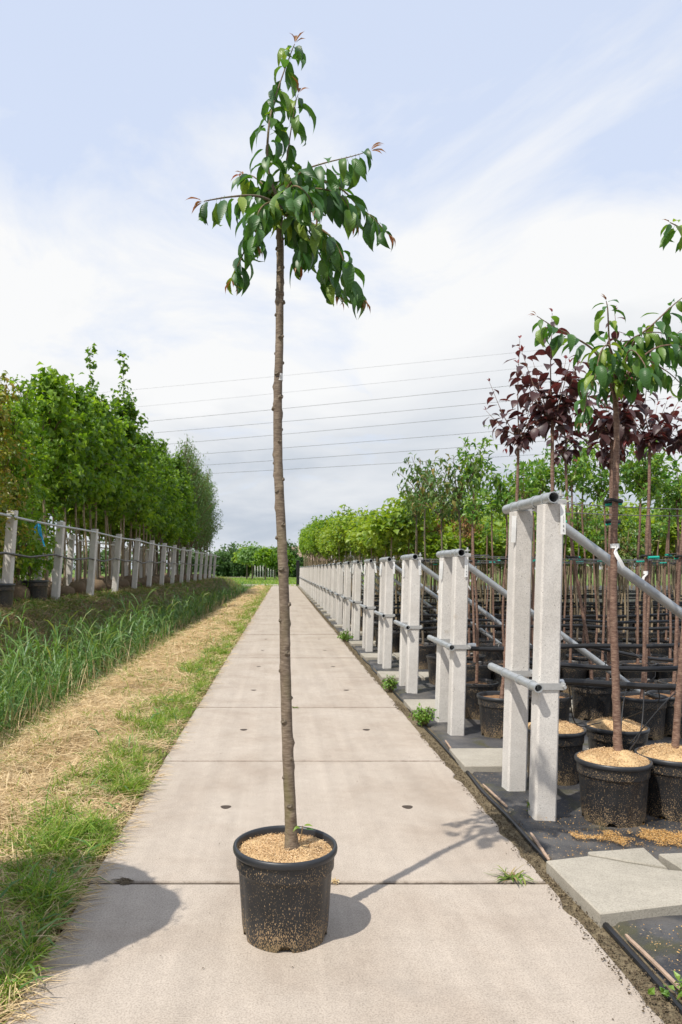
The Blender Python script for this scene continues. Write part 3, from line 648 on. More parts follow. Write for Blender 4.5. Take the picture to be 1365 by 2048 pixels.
for n in range(28):
    D = FA if n == 0 else FB; d = 3.99 + 2 * n + (0 if n < 3 else random.uniform(-.03, .03)); lean, h = D['top']
    if n == 0: lab, grp = 'tallest pair of concrete posts with grey pipes, joined on top by open pipe', None
    elif n == 1: lab, grp = 'shorter concrete post pair standing next to the tallest pair along the path', None
    elif n < 12: lab, grp = f'concrete post pair with grey pipes, {ORD[n]} in the path row counting from the tallest', None
    else: lab, grp = 'far pair of concrete posts near the gate-post end of the path row', 'post pairs lined up along the path'
    t = empty('post_pair', (XP + random.uniform(-.01, .01) * (n > 0), d, 0), lab, 'post pair', grp, random.uniform(-.006, .006))
    place('post', D['post'], t); place('post', D['post'], t, (0, .49, 0), (0, 0, math.pi * 0 + random.uniform(-.04, .04)))
    p = place('top_pipe', D['top_pipe'], t); p2_ = place('lower_pipe', D['lower_pipe'], t)
    if n < 12:
        for c in D['collar']: place('collar', COLLAR[0], p, c)
        for c in D['collar_low']: place('collar', COLLAR[1], p2_, c)
        for yy in (0, .49): place('bracket', D['bracket'], t, (0, yy, 0)); st_ = place('strap', D['strap'], t, (0, yy, 0)); place('bolt', D['strap_bolt'], st_)
        place('bolt', D['bolt'], t, (lean + .055, .0, 0))
    place('diagonal_brace', D['diagonal_brace'], t)
    if n < 14:
        g = place('label_tag', D['label_tag'], t, (lean + .040 + (.0 if n == 0 else random.uniform(-.012, .006)), -.064, h - .005), (0, 0 if n == 0 else random.uniform(-.15, .15), 0))
        if n < 3: place('print', D['print'], g)
        if n < 6: place('label_tag', D['label_tag'], t, (lean - .062, .43, h - .03), (0, random.uniform(0, .1), 0))
gate = empty('gate_post', (1.29, 60.3, 0), 'black metal gate post at the far end of the row of post pairs', 'gate post')
MB().box(-.13, .13, -.13, .13, 0, 2.0).build('column', M['blackpost'], gate, False); MB().prism([(-.15, -.15), (.15, -.15), (.15, .15), (-.15, .15)], 2.0, 2.06, .02).build('cap', M['blackpost'], gate, False)
MB().box(-.16, .16, -.16, .16, -.05, .10).build('base', M['blackpost'], gate, False)

# hoses along the beds, tie wires over the posts
HOSES = []
for n in range(9):
    d = 4.02 + 2 * n; xe = .56 * d + .8; z0 = .705; q = []
    N_ = 26
    for i in range(N_):
        x = XP + .10 + (xe - XP - .10) * i / (N_ - 1); s = .02 * math.sin(x * 2.1 + n) + .015 * math.sin(x * 5 + 2 * n)
        q.append((x, d + .10 + .05 * math.sin(x * 1.3 + n * 2), z0 + s * .6))
    h = MB().tube(q, .019, 10).build('irrigation_hose', M['hose'])
    tag(h, ['black irrigation hose clamped to the tallest concrete post', 'black irrigation hose clamped to the second post pair from the tallest'][n] if n < 2 else 'black irrigation hose stretched over the pots between rows of young trees', 'hose', 'irrigation hoses over the pot rows'); HOSES.append(h)
    q2 = [(a + .02, b + .55 + .04 * math.sin(a * 1.7 + n), c - .05 * (1 if n % 2 else -.6) + (0 if n != 1 else -.16 * ssm(2.6, 3.6, a))) for a, b, c in q]
    h2 = MB().tube(q2, .017, 8).build('irrigation_hose', M['hose']); tag(h2, 'thinner black irrigation hose strung along the back of a pot row', 'hose', 'second irrigation hoses')
MB().pipe([(XP + .105, 4.12, .705), (XP + .165, 4.12, .705)], .026, .019, 14).build('hose_collar', M['tagm'], HOSES[0])
MB().pipe([(XP + .14, 6.12, .705), (XP + .20, 6.12, .705)], .027, .019, 14).build('hose_collar', M['tagm'], HOSES[1])
def sagline(a, b, sag, n=12): return [Vector(a).lerp(Vector(b), i / (n - 1)) - Vector((0, 0, sag * 4 * (i / (n - 1)) * (1 - i / (n - 1)))) for i in range(n)]
for n in range(8):
    d = 3.99 + 2 * n; h = 1.70 if n == 0 else 1.45; xe = .56 * d + 1
    for k, dy in enumerate((.02, .49)):
        w = MB().tube(sagline((XP + .09, d + dy, h + .012), (xe, d + dy + .05, h + .0), .03), .0028, 5).build('tie_wire', M['wire'])
        tag(w, 'thin steel wire running from the tallest post pair over the pots' if n == 0 else 'thin steel wire stretched from a shorter post pair over the pot rows', 'wire', 'tie wires')

# ------------------------------------------------------------------ the tall potted cherry on the path
DT = 2.73
BASE = Vector((.011, DT, 0.0))
def pl(px, py, dy=0.0): return P(px, py, DT + dy) - BASE
rnd = random.Random(5)
cherry = empty('potted_tree', BASE, 'tall young cherry tree in black pot with mulch, standing alone on the concrete path', 'tree')
pot0 = add_pot(cherry, 'flat', True, 2.1)
tpts = [pl(584, 1700), pl(582, 1640), pl(576, 1500), pl(571, 1330), pl(569, 1200), pl(563, 1060), pl(557, 930), pl(556, 800), pl(559, 700), pl(560, 600), pl(561, 500), pl(559, 440), pl(556, 395)]
tme, tpath = trunk_mesh('trunk', tpts, .0235, .0118, M['bark'], 190, 20, 42, 4, .40)
trunk = place('trunk', tme, cherry)
gr = pl(560, 588); MB().tube([gr + Vector((0, 0, -.012)), gr + Vector((0, 0, -.005)), gr + Vector((0, 0, .006)), gr + Vector((0, 0, .014))], [.0135, .0165, .0160, .0132], 16).build('graft_ring', M['bark'], trunk)
lb = pl(558, 755); band = MB().pipe([lb + Vector((0, 0, -.013)), lb + Vector((0, 0, .013))], .0152, .0145, 20).build('label_band', M['tagm'], trunk)
mb = MB(); mb.box(lb.x - .011, lb.x + .002, lb.y - .0160, lb.y - .0153, lb.z - .0012, lb.z + .0012); mb.box(lb.x + .0065, lb.x + .0088, lb.y - .0142, lb.y - .0128, lb.z - .009, lb.z + .006); mb.build('print', M['ink'], band, False)
kmesh = MB().lathe([(.0075, -.004), (.0078, 0), (.0062, .003), (.0050, .0045), (.003, .0035), (.0, .003)], 9, lambda j, r, z, th: (r * (1 + .15 * math.sin(2 * th + 1)), z)).data('knot', M['bark_dark'], True, 50)
kr = random.Random(8)
for k in range(46):
    i = int((k + .5 + kr.uniform(-.25, .25)) / 46 * 176) + 10; p = tpath[i]; th = k * 2.399 + kr.uniform(-.3, .3); rad_ = .0235 + (.0118 - .0235) * (i / 189) ** .85
    dv = Vector((math.cos(th), math.sin(th), .35)).normalized(); o = place('knot', kmesh, trunk, p + Vector((math.cos(th), math.sin(th), 0)) * (rad_ * .98), dv.to_track_quat('Z', 'Y').to_euler(), kr.uniform(.9, 1.5))
# sprout and leaves at the foot
sp = MB().tube([pl(600, 1684, -.03), pl(604, 1664, -.03), pl(606, 1652, -.02)], .002, 6).build('sprout', M['twig'], cherry)
for px, py, a in ((606, 1652, .3), (604, 1658, 2.6), (609, 1660, -.4)): put_leaf('green', sp, pl(px, py, -.02), Vector((math.cos(a), -.5, .5)), Vector((0, -.4, 1)), .036, rnd)
BR = [  # photo polylines with depth offsets (m): leader first
    ([(556, 400, 0), (538, 345, -.01), (535, 300, -.02), (540, 240, -.02), (551, 195, 0), (566, 150, .02), (584, 102, .03), (590, 88, .03)], .0058, 1.0),
    ([(558, 398, .0), (568, 345, .04), (575, 312, .05), (584, 250, .04), (592, 205, .03), (597, 188, .03)], .004, 1.0),
    ([(560, 402, 0), (585, 362, -.03), (610, 340, -.06), (650, 326, -.10), (703, 313, -.13), (740, 302, -.14)], .0046, .9),
    ([(560, 408, 0), (600, 372, .05), (640, 362, .10), (684, 379, .14), (718, 413, .16), (749, 438, .16), (776, 468, .15)], .0055, 1.0),
    ([(557, 412, 0), (534, 398, -.03), (505, 391, -.07), (458, 394, -.10), (416, 401, -.12), (408, 403, -.12)], .0058, .9),
    ([(557, 418, 0), (530, 412, .04), (510, 435, .07), (497, 480, .08), (484, 515, .08), (472, 540, .08), (466, 556, .08)], .005, 1.0),
    ([(561, 420, 0), (595, 430, -.08), (632, 452, -.14), (662, 474, -.17), (684, 512, -.18), (703, 562, -.17), (722, 596, -.16)], .0055, .85),
    ([(560, 424, 0), (585, 440, .05), (612, 468, .09), (640, 510, .11), (658, 556, .11), (672, 590, .10)], .005, .85),
    ([(557, 404, 0), (530, 372, .05), (505, 352, .09), (488, 350, .11)], .0045, .9),
    ([(560, 410, 0), (572, 385, -.10), (590, 372, -.20), (612, 385, -.27), (630, 420, -.30)], .005, .75),
    ([(558, 410, 0), (552, 380, .10), (560, 362, .20), (585, 372, .27), (608, 410, .30)], .005, .75),
    ([(557, 415, 0), (540, 405, -.10), (520, 420, -.17), (512, 455, -.20), (515, 490, -.20)], .0045, .8),
    ([(560, 426, 0), (580, 425, -.06), (600, 448, -.10), (606, 490, -.11), (600, 525, -.10)], .004, .7),
    ([(559, 400, 0), (590, 365, .08), (640, 350, .17), (690, 350, .22)], .0045, .8),
    ([(560, 404, 0), (610, 380, -.04), (655, 380, -.08), (690, 400, -.10), (705, 440, -.10)], .0045, .75),
]
NLEAF = 0; extra = []
for bi, (poly, r0, dens) in enumerate(BR):
    pts = smooth_path([pl(*q) for q in poly], 28); Ln = sum((pts[i + 1] - pts[i]).length for i in range(27))
    br = MB().tube(pts, [r0 * (1 - .78 * i / 27) for i in range(28)], 8).build('branch', M['bark'] if r0 > .0056 else M['twig'], cherry)
    nl = int(Ln / (.0165 * dens)); ang = rnd.uniform(0, 6)
    for k in range(nl):
        t = (.10 + .88 * (k + rnd.uniform(-.3, .3)) / nl) if bi > 1 else (.12 + .86 * k / nl)
        t = min(max(t, .04), .99); f = t * 27; i = int(f); p = pts[i].lerp(pts[min(i + 1, 27)], f - i); tg = (pts[min(i + 1, 27)] - pts[max(i - 1, 0)]).normalized()
        ang += 2.399; ref = Vector((0, 0, 1)) if abs(tg.z) < .8 else Vector((1, 0, 0)); a = tg.cross(ref).normalized(); b = tg.cross(a)
        side = math.cos(ang) * a + math.sin(ang) * b; side.z *= .35
        size = rnd.uniform(.080, .126) * (1.0 if t < .86 else .72)
        d = side * rnd.uniform(.5, .95) + tg * .25 + Vector((0, 0, rnd.uniform(-.95, -.25)))
        up = Vector((side.x * .9, side.y * .9, 1)) + Vector((rnd.uniform(-.5, .5), rnd.uniform(-.5, .5), 0))
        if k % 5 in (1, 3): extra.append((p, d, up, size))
        else: put_leaf('green', br, p, d, up, size, rnd)
        NLEAF += 1
    for k in range(4 if bi < 9 else 2):
        a = rnd.uniform(0, 6.28); tg = (pts[-1] - pts[-3]).normalized()
        put_leaf('red', br, pts[-1], tg * .9 + Vector((math.cos(a) * .5, math.sin(a) * .5, rnd.uniform(-.2, .5))), Vector((0, -.3, 1)), rnd.uniform(.035, .062), rnd)

def joined_leaves(parent, items, kind, mat, rnd):
    Vs, Q, off = [], [], 0
    for at, d, up, size in items:
        me = rnd.choice(LEAF[kind]); v = np.empty(len(me.vertices) * 3, np.float32); me.vertices.foreach_get('co', v); v = v.reshape(-1, 3)
        d = d.normalized(); sd_ = up.cross(d).normalized(); u = d.cross(sd_); m = np.array([d, sd_, u])
        Vs.append((v * size) @ m + np.array(at + d * size * .17)); q = np.array([list(p.vertices) for p in me.polygons]); Q.append(q + off); off += len(v)
    o = place('inner_leaves', npmesh('inner_leaves', np.concatenate(Vs), [np.concatenate(Q)], mat, True), parent); o['kind'] = 'stuff'
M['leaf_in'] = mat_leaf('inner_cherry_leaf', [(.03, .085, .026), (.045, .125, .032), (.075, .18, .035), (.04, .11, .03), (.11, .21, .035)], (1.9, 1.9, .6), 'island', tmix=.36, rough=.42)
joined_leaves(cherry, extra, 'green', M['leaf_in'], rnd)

# ------------------------------------------------------------------ other near trees in pots on the right
def grown_tree(base, label, kind, trunk_pts, r0, r1, bark, branches, leaf_kind, tip_kind, lsize, spacing, seed, droop, mulch=None, rz=0.0, group=None, lean_up=False):
    rr = random.Random(seed); t = empty('potted_tree', base, label, 'tree', group)
    add_pot(t, mulch, True, rz)
    me, path = trunk_mesh('trunk', trunk_pts, r0, r1, bark, 110, 14, 30, seed, .35); tr = place('trunk', me, t)
    for poly, r in branches:
        pts = smooth_path(poly, 20); Ln = sum((pts[i + 1] - pts[i]).length for i in range(19))
        br = MB().tube(pts, [r * (1 - .75 * i / 19) for i in range(20)], 7).build('branch', bark if r > .005 else M['twig'] if leaf_kind == 'green' else bark, t)
        nl = max(3, int(Ln / spacing)); ang = rr.uniform(0, 6)
        for k in range(nl):
            tt = min(max(.08 + .9 * (k + rr.uniform(-.3, .3)) / nl, .03), .99); f = tt * 19; i = int(f); p = pts[i].lerp(pts[min(i + 1, 19)], f - i); tg = (pts[min(i + 1, 19)] - pts[max(i - 1, 0)]).normalized()
            ang += 2.399; ref = Vector((0, 0, 1)) if abs(tg.z) < .8 else Vector((1, 0, 0)); a = tg.cross(ref).normalized(); b = tg.cross(a); side = math.cos(ang) * a + math.sin(ang) * b; side.z *= .35
            d = side * rr.uniform(.6, 1.0) + tg * .3 + Vector((0, 0, rr.uniform(-droop, -.1)))
            put_leaf(leaf_kind, br, p, d, Vector((side.x * .8, side.y * .8, 1)) + Vector((rr.uniform(-.4, .4), rr.uniform(-.4, .4), 0)), rr.uniform(*lsize) * (1 if tt < .85 else .75), rr)
        for k in range(3):
            a = rr.uniform(0, 6.28); tg = (pts[-1] - pts[-3]).normalized()
            put_leaf(tip_kind, br, pts[-1], tg * .9 + Vector((math.cos(a) * .5, math.sin(a) * .5, rr.uniform(-.1, .5))), Vector((0, -.3, 1)), rr.uniform(.03, .05), rr)
    return t, tr, path
def tie(parent, at, wy, green=True, size=1.0):
    """black rubber strap between stem and wire, with a green tube"""
    a = Vector(at); b = Vector((at[0] + .03, wy, at[2])); m = MB(); n = 14; r = .028 * size
    q = [a + Vector((r * math.cos(th) * 1.5, r * math.sin(th), .006 * math.sin(2 * th))) for th in np.linspace(0, 6.283, n)]
    m.tube(q, .009 * size, 6, False); m.tube([a + Vector((.02, .02, 0)), b], .010 * size, 6)
    s = m.build('tie', M['rubber'], parent)
    if green: MB().pipe([b + Vector((-.05, 0, -.012)), b + Vector((.035, 0, -.008))], .011 * size, .006, 10).build('tie_clip', M['clip'], s)
def stem_tag(parent, at, ang, r):
    m = MB(); m.pipe([Vector(at) + Vector((0, 0, -.012)), Vector(at) + Vector((0, 0, .012))], r + .004, r + .003, 14); s = m.build('label_band', M['tagm'], parent)
    c, sn = math.cos(ang), math.sin(ang); at = Vector(at) + Vector((0, -r - .004, -.01)); w = .010
    V = []
    for i in range(6):
        t = i / 5; L = .125 * t; x = -.03 * math.sin(min(1, t * 3) * 1.57) + c * L; z = sn * L
        V += [(at.x + x - sn * -w, at.y - .01 * math.sin(t * 3), at.z + z - c * w), (at.x + x + sn * -w, at.y - .01 * math.sin(t * 3), at.z + z + c * w)]
    MB().add(V, [(2 * i, 2 * i + 1, 2 * i + 3, 2 * i + 2) for i in range(5)]).build('label_strip', M['tagm'], s, True)
# green cherry nearest
B1 = Vector((1.785, 3.96, 0))
def p1(px, py, dy=0.0): return P(px, py, B1.y + dy) - B1
br1 = [([p1(1230, 800), p1(1226, 740, .02), p1(1219, 680, .03), p1(1216, 620, .03), p1(1213, 602, .03)], .008),
       ([p1(1230, 790), p1(1195, 710, -.06), p1(1150, 675, -.12), p1(1110, 655, -.16), p1(1074, 632, -.18)], .007),
       ([p1(1230, 790), p1(1265, 690, -.06), p1(1305, 650, -.1), p1(1345, 612, -.12), p1(1372, 590, -.12)], .007),
       ([p1(1230, 795), p1(1290, 710, -.15), p1(1350, 690, -.22), p1(1400, 720, -.26)], .006),
       ([p1(1230, 795), p1(1205, 740, -.15), p1(1180, 755, -.22), p1(1172, 810, -.25), p1(1163, 842, -.25)], .006),
       ([p1(1230, 792), p1(1250, 720, -.16), p1(1265, 700, -.26), p1(1290, 730, -.34), p1(1300, 775, -.36)], .006),
       ([p1(1230, 792), p1(1228, 720, -.12), p1(1215, 690, -.22), p1(1200, 710, -.3), p1(1190, 760, -.33)], .006),
       ([p1(1230, 792), p1(1270, 730, .1), p1(1320, 690, .2), p1(1365, 660, .25)], .006),
       ([p1(1230, 792), p1(1245, 740, .1), p1(1255, 700, .2), p1(1265, 690, .3)], .006),
       ([p1(1232, 790), p1(1275, 720, -.06), p1(1330, 740, -.1), p1(1375, 780, -.12)], .006),
       ([p1(1230, 790), p1(1240, 715, -.05), p1(1268, 675, -.08), p1(1320, 665, -.1), p1(1375, 690, -.1)], .006)]
t1, tr1, pa1 = grown_tree(B1, 'green-leaved young cherry in black pot with heaped mulch beside the tallest post pair', 'cherry',
    [p1(1237, 1512), p1(1233, 1400), p1(1228, 1250), p1(1228, 1120), p1(1231, 1000), p1(1234, 880), p1(1231, 785)], .0215, .0135, M['bark_red'], br1, 'green', 'red', (.095, .142), .0245, 21, .95, 'high', .4)
tie(t1, p1(1228, 1002), .05); stem_tag(tr1, p1(1230, 1092), math.radians(-58), .019)
# second cherry, its crown mostly outside the picture
B2 = Vector((2.155, 4.05, 0))
def p2(px, py, dy=0.0): return P(px, py, B2.y + dy) - B2
br2 = [([p2(1440, 640), p2(1420, 540, 0), p2(1395, 480), p2(1365, 458), p2(1345, 447), p2(1340, 445)], .007), ([p2(1440, 640), p2(1450, 520), p2(1460, 420)], .007), ([p2(1440, 640), p2(1490, 540, .1), p2(1540, 520, .15)], .007),
       ([p2(1440, 650), p2(1470, 580, -.15), p2(1500, 600, -.25)], .006), ([p2(1440, 650), p2(1420, 600, .15), p2(1425, 610, .28)], .006)]
t2, tr2, pa2 = grown_tree(B2, 'green cherry on reddish stem in mulched pot, its crown cut off by the picture edge', 'cherry',
    [p2(1350, 1512), p2(1356, 1420), p2(1366, 1300), p2(1385, 1050), p2(1415, 800), p2(1440, 640)], .0195, .0125, M['bark_red'], br2, 'green', 'red', (.09, .13), .035, 33, .9, 'high', 1.3)
# purple-leaved plums
def plum(px, d, foot_px, top_y, bot_y, seed, label, mulch=None, nb=6, spread=.24, lead=1):
    base = Vector(((foot_px - CX) * d / F, d, 0)); rr = random.Random(seed)
    def q(a, b, dy=0.0): return P(a, b, d + dy) - base
    zb = H + (CY - bot_y) * d / F; zt = H + (CY - top_y) * d / F; xt = (px - CX) * d / F - base.x
    tp = [Vector((0, 0, .28)), Vector((xt * .15 + .01, 0, .6)), Vector((xt * .5, .01, 1.2)), Vector((xt * .85, 0, 1.8)), Vector((xt, 0, zb + .12))]
    top = tp[-1]; brs = []
    hgt = zt - zb
    for k in range(lead):
        dx = (k - (lead - 1) / 2) * .16 + rr.uniform(-.03, .03)
        brs.append(([top, top + Vector((dx * .7, rr.uniform(-.05, .05), hgt * .4)), top + Vector((dx, rr.uniform(-.06, .06), hgt * (.88 - .1 * k)))], .006))
    for k in range(nb):
        a = k * 2.399 + rr.uniform(-.3, .3); s = spread * rr.uniform(.7, 1.1); hh = hgt * rr.uniform(.25, .62)
        brs.append(([top - Vector((0, 0, .10 * rr.random())), top + Vector((math.cos(a) * s * .5, math.sin(a) * s * .5, hh * .35)), top + Vector((math.cos(a) * s, math.sin(a) * s, hh))], .005))
    for k in range(3):
        a = k * 2.1 + 1; brs.append(([top - Vector((0, 0, .05)), top + Vector((math.cos(a) * .06, math.sin(a) * .06, -.02)), top + Vector((math.cos(a) * .10, math.sin(a) * .10, -.10))], .004))
    t, tr, pa = grown_tree(base, label, 'plum', tp, .0165, .0105, M['bark_red'], brs, 'purple', 'plumred', (.09, .132), .033, seed, .75, mulch, seed * .7)
    return t, tr, pa
PL = [plum(1105, 4.72, 1108, 640, 870, 51, 'purple-leaved plum in mulched pot directly behind the tallest concrete post', 'high', 7, .22, 1),
      plum(1225, 4.78, 1234, 625, 890, 52, 'purple-leaved plum rising behind the green cherry beside the posts', 'high', 6, .24, 1),
      plum(1038, 5.95, 1003, 682, 900, 53, 'purple-leaved plum whose black pot stands left of the tallest posts, on bare soil', None, 6, .26, 1),
      plum(1130, 6.62, 1185, 812, 925, 54, 'small purple-leaved plum with a thin crown and leaning stem between larger plums', None, 4, .18, 1),
      plum(1300, 5.92, 1284, 752, 905, 55, 'purple-leaved plum with pale bent stem to the right of the green cherry', None, 6, .26, 1),
      plum(1372, 6.0, 1345, 800, 905, 56, 'purple-leaved plum at the picture edge behind the mulched cherry pots', None, 5, .24, 1),
      plum(1222, 6.7, 1215, 800, 930, 57, 'low purple-leaved plum with its stem almost hidden by the reddish cherry stem', None, 5, .2, 1)]
for i, (t, tr, pa) in enumerate(PL):
    r2 = random.Random(i); k = 2 if i < 2 else 1
    z = 1.66 if i < 2 else 1.45; best = min(pa, key=lambda v: abs(v.z - z)); tie(t, best, .06 * (1 if i % 2 else -1), True)
    if i in (0, 2, 4): b2 = min(pa, key=lambda v: abs(v.z - (1.0 + .08 * i))); stem_tag(tr, b2, math.radians(-50 - 12 * i), .014)

# ------------------------------------------------------------------ rows of potted standards behind
def cloud_crown(seed, z0, z1, R, nb, per, lsz, wr, mat, name='crown', shape='ball', dirz=(.1, .9), leafdrop=.3, topf=.85, clump=.07):
    """branches leave the stem and carry leaf clumps"""
    rng = np.random.default_rng(seed); parts = []; mb = MB(); P_, D_ = [], []
    for k in range(nb):
        a = k * 2.399 + rng.uniform(-.4, .4); t = (k + .5) / nb
        if shape == 'ball': zs = z0 + (z1 - z0) * .25 * rng.random(); r = R * rng.uniform(.6, 1.05); ze = z0 + (z1 - z0) * rng.uniform(.05, .95); r *= math.sqrt(max(.12, 1 - (2 * (ze - z0) / (z1 - z0) - 1) ** 2))
        elif shape == 'column': zs = z0 + (z1 - z0) * t * topf; r = R * (1 - .70 * t ** 1.6) * rng.uniform(.55, 1.1) * min(1, .45 + t * 4); ze = zs + (z1 - z0) * rng.uniform(*dirz) * .16
        elif shape == 'umbrella': zs = z0 + (z1 - z0) * .5; r = R * rng.uniform(.25, 1.0); ze = z1 - (z1 - z0) * .75 * (r / R) ** 2 * rng.uniform(.7, 1.1)
        s = np.array([0, 0, zs]); e = np.array([math.cos(a) * r, math.sin(a) * r, ze]); m = (s + e) / 2 + [0, 0, (.05 if shape != 'umbrella' else .3) * (z1 - z0)]
        mb.tube([Vector(s), Vector(m), Vector(e)], [.006 * R / .3, .004 * R / .3, .0018 * R / .3], 4, False)
        tt = rng.random(per) ** .7
        q = ((1 - tt) ** 2)[:, None] * s + (2 * tt * (1 - tt))[:, None] * m + (tt ** 2)[:, None] * e
        q = q + rng.normal(0, clump, (per, 3)); P_.append(q)
        dd = unit(np.array([math.cos(a), math.sin(a), 0]) * .5 + rng.normal(0, .6, (per, 3)) + [0, 0, -leafdrop]); D_.append(dd)
    if shape == 'column':   # leader
        n = per * 2; tt = rng.random(n); q = np.stack([rng.normal(0, clump * .6, n), rng.normal(0, clump * .6, n), z0 + (z1 - z0) * (.55 + .45 * tt)], 1); P_.append(q); D_.append(unit(rng.normal(0, 1, (n, 3)) + [0, 0, -leafdrop]))
        mb.tube([(0, 0, z0), (0, 0, (z0 + z1) / 2), (.02, .01, z1 - .02)], [.012, .008, .002], 5, False)
    p = np.concatenate(P_); d = np.concatenate(D_); n = len(p)
    up = unit(rng.normal(0, .45, (n, 3)) + [0, 0, 1.0]); V, t = leaf_cloud(p, d, up, lsz * rng.uniform(.65, 1.25, n), wr, .25, .22)
    crown = npmesh(name, V, [t], mat, False)
    tw = mb.data('twigs', M['twig']); return crown, tw
def stem_mesh(seed, h, r0, r1, mat, bend=.03, z0=.27):
    rr = random.Random(seed); pts = [Vector((0, 0, z0))] + [Vector((rr.uniform(-bend, bend), rr.uniform(-bend, bend), z0 + (h - z0) * t)) for t in (.25, .5, .75)] + [Vector((0, 0, h))]
    return trunk_mesh('trunk', pts, r0, r1, mat, 44, 8, 16, seed, .35)[0]
KIND = {}
def make_kind(key, hs, z0f, R, nb, per, lsz, wr, mat, bark, shape='ball', r0=.014, **kw):
    KIND[key] = []
    for i, h in enumerate(hs):
        z0 = h - z0f; c, tw = cloud_crown(hash(key) % 97 + i * 7 + len(key), z0, h, R * (1 + .1 * (i % 3 - 1)), nb, per, lsz, wr, mat, shape=shape, **kw)
        KIND[key].append((c, tw, stem_mesh(i * 5 + len(key), z0 + .12, r0, r0 * .65, bark), h))
import zlib
def hash(s): return zlib.crc32(s.encode())
make_kind('lolly', [2.35, 2.5, 2.7, 2.28], .55, .22, 13, 24, .085, .42, M['leaf_small'], M['bark_red'], leafdrop=.1, clump=.05)
make_kind('thin', [2.4, 2.55, 2.28, 2.48], .42, .16, 9, 13, .085, .42, M['leaf_small'], M['bark_red'], leafdrop=.1, clump=.035)
make_kind('bronze', [2.4, 2.55, 2.3], .6, .38, 14, 26, .085, .40, M['leaf_bronze'], M['bark_dark'], leafdrop=.5, clump=.05)
make_kind('lime', [2.65, 2.8, 2.95, 2.5, 2.72], .66, .40, 24, 26, .12, .75, M['leaf_lime'], M['bark_tan'], r0=.017, clump=.075)
make_kind('fresh', [3.2, 3.45, 3.0, 3.3], .85, .48, 28, 28, .14, .75, M['leaf_fresh'], M['bark_tan'], r0=.019, clump=.09)
make_kind('catalpa', [2.55, 2.7], .6, .36, 15, 12, .15, .85, M['leaf_catalpa'], M['bark_tan'], r0=.016, leafdrop=.9, clump=.06)
make_kind('withered', [2.62, 2.7], 1.05, .34, 16, 24, .07, .5, M['leaf_brown'], M['bark_dark'], shape='umbrella', r0=.013, leafdrop=.9, clump=.08)
LBL = {'thin': ('slim standard with sparse little green head', 'sparse slim standards in pots'),
       'lolly': ('slim standard with small bright green head', 'slim green standards in pots'),
       'bronze': ('slim standard with spreading bronze-tipped head', 'bronze-tipped standards in pots'),
       'lime': ('standard with bushy lime green head in the rows behind the posts', 'bushy lime standards in pots'),
       'fresh': ('taller standard with fresh green head towards the far end of the beds', 'taller fresh green standards in pots'),
       'catalpa': ('standard with very large pale heart-shaped leaves', 'large-leaved standards in pots'),
       'withered': ('weeping standard with orange-brown withered leaves', 'withered weeping standards in pots')}
def potted(key, i, x, y, s=1.0, near=False, rz=None, label=None):
    c, tw, st, h = KIND[key][i % len(KIND[key])]; rr = random.Random(int(x * 1000 + y * 77))
    lab, grp = LBL[key]; t = empty('potted_tree', (x, y, 0), label or lab, 'tree', grp, rr.uniform(0, 6.28) if rz is None else rz)
    global LAST; LAST = t
    t.scale = (1, 1, s)
    p = place('pot', POT_S, t, scale=(1, 1, 1 / s)); place('soil', SOIL, t, scale=(1, 1, 1 / s))
    tr = place('trunk', st, t, rot=(rr.uniform(-.02, .02), rr.uniform(-.02, .02), 0)); cr = place('crown', c, t); cr['kind'] = 'stuff'; q_ = place('twigs', tw, cr); q_['kind'] = 'stuff'
    if near:
        z = (1.46 + rr.uniform(-.03, .03)) / s; a = -t.rotation_euler.z
        m = MB(); off = Vector((rr.uniform(-.02, .05), rr.choice((-.12, .12)), 0)); off.rotate(Matrix.Rotation(a, 3, 'Z'))
        tie(t, (0, 0, z), rr.choice((-.1, .1)), rr.random() < .75, .9)
        if rr.random() < .22: stem_tag(tr, (0, 0, rr.uniform(1.0, 1.5)), math.radians(rr.uniform(-80, -40)), .012)
    return t
cnt = {}
def want(key):
    cnt[key] = cnt.get(key, 0) + 1; return cnt[key]
rr = random.Random(99)
OCC = [(B1.x, B1.y), (B2.x, B2.y)] + [(t.location.x, t.location.y) for t, _, _ in PL]
# explicit green standards seen against the sky: (stem px, depth row, crown top y)
SKY = [(846, 9.97, 905, 'bronze'), (832, 10.65, 950, 'bronze'), (886, 8.65, 925, 'bronze'), (915, 8.0, 905, 'bronze'), (950, 7.95, 845, 'lolly'), (938, 8.7, 930, 'lolly'), (990, 9.95, 950, 'lolly'), (1010, 8.0, 910, 'lolly'),
       (1060, 8.65, 895, 'lolly'), (1085, 7.95, 870, 'lolly'), (1140, 8.0, 880, 'lolly'), (1165, 8.65, 850, 'lolly'), (1205, 7.95, 885, 'lolly'), (1275, 8.0, 860, 'lolly'), (1300, 8.65, 905, 'lolly'), (1340, 8.0, 920, 'lolly'), (1290, 6.65, 850, 'lolly'), (1362, 6.65, 900, 'lolly')]
for i, (px, d, ty, key) in enumerate(SKY):
    x = (px - CX) * d / F; zt = H + (CY - ty) * d / F; h = KIND[key][i % len(KIND[key])][3]
    if px == 950: potted(key, i, x, d, zt / h, True, None, 'tallest green standard tree, its leafy head standing alone above its neighbours')
    elif px == 846: potted(key, i, x, d, zt / h, True, None, 'green standard with long branches drooping towards the path, tips bronze yellow')
    else: potted(key, i, x, d, zt / h, True, None, ('tall slim green-headed standard' if key == 'lolly' else 'tall spreading bronze-tipped standard') + f' in the pot row of the {ORD[round((d - 4.2) / 2)]} post pair')
    want(key); OCC.append((x, d))
def free(x, y, r=.33): return all((x - a) ** 2 + (y - b) ** 2 > r * r for a, b in OCC)
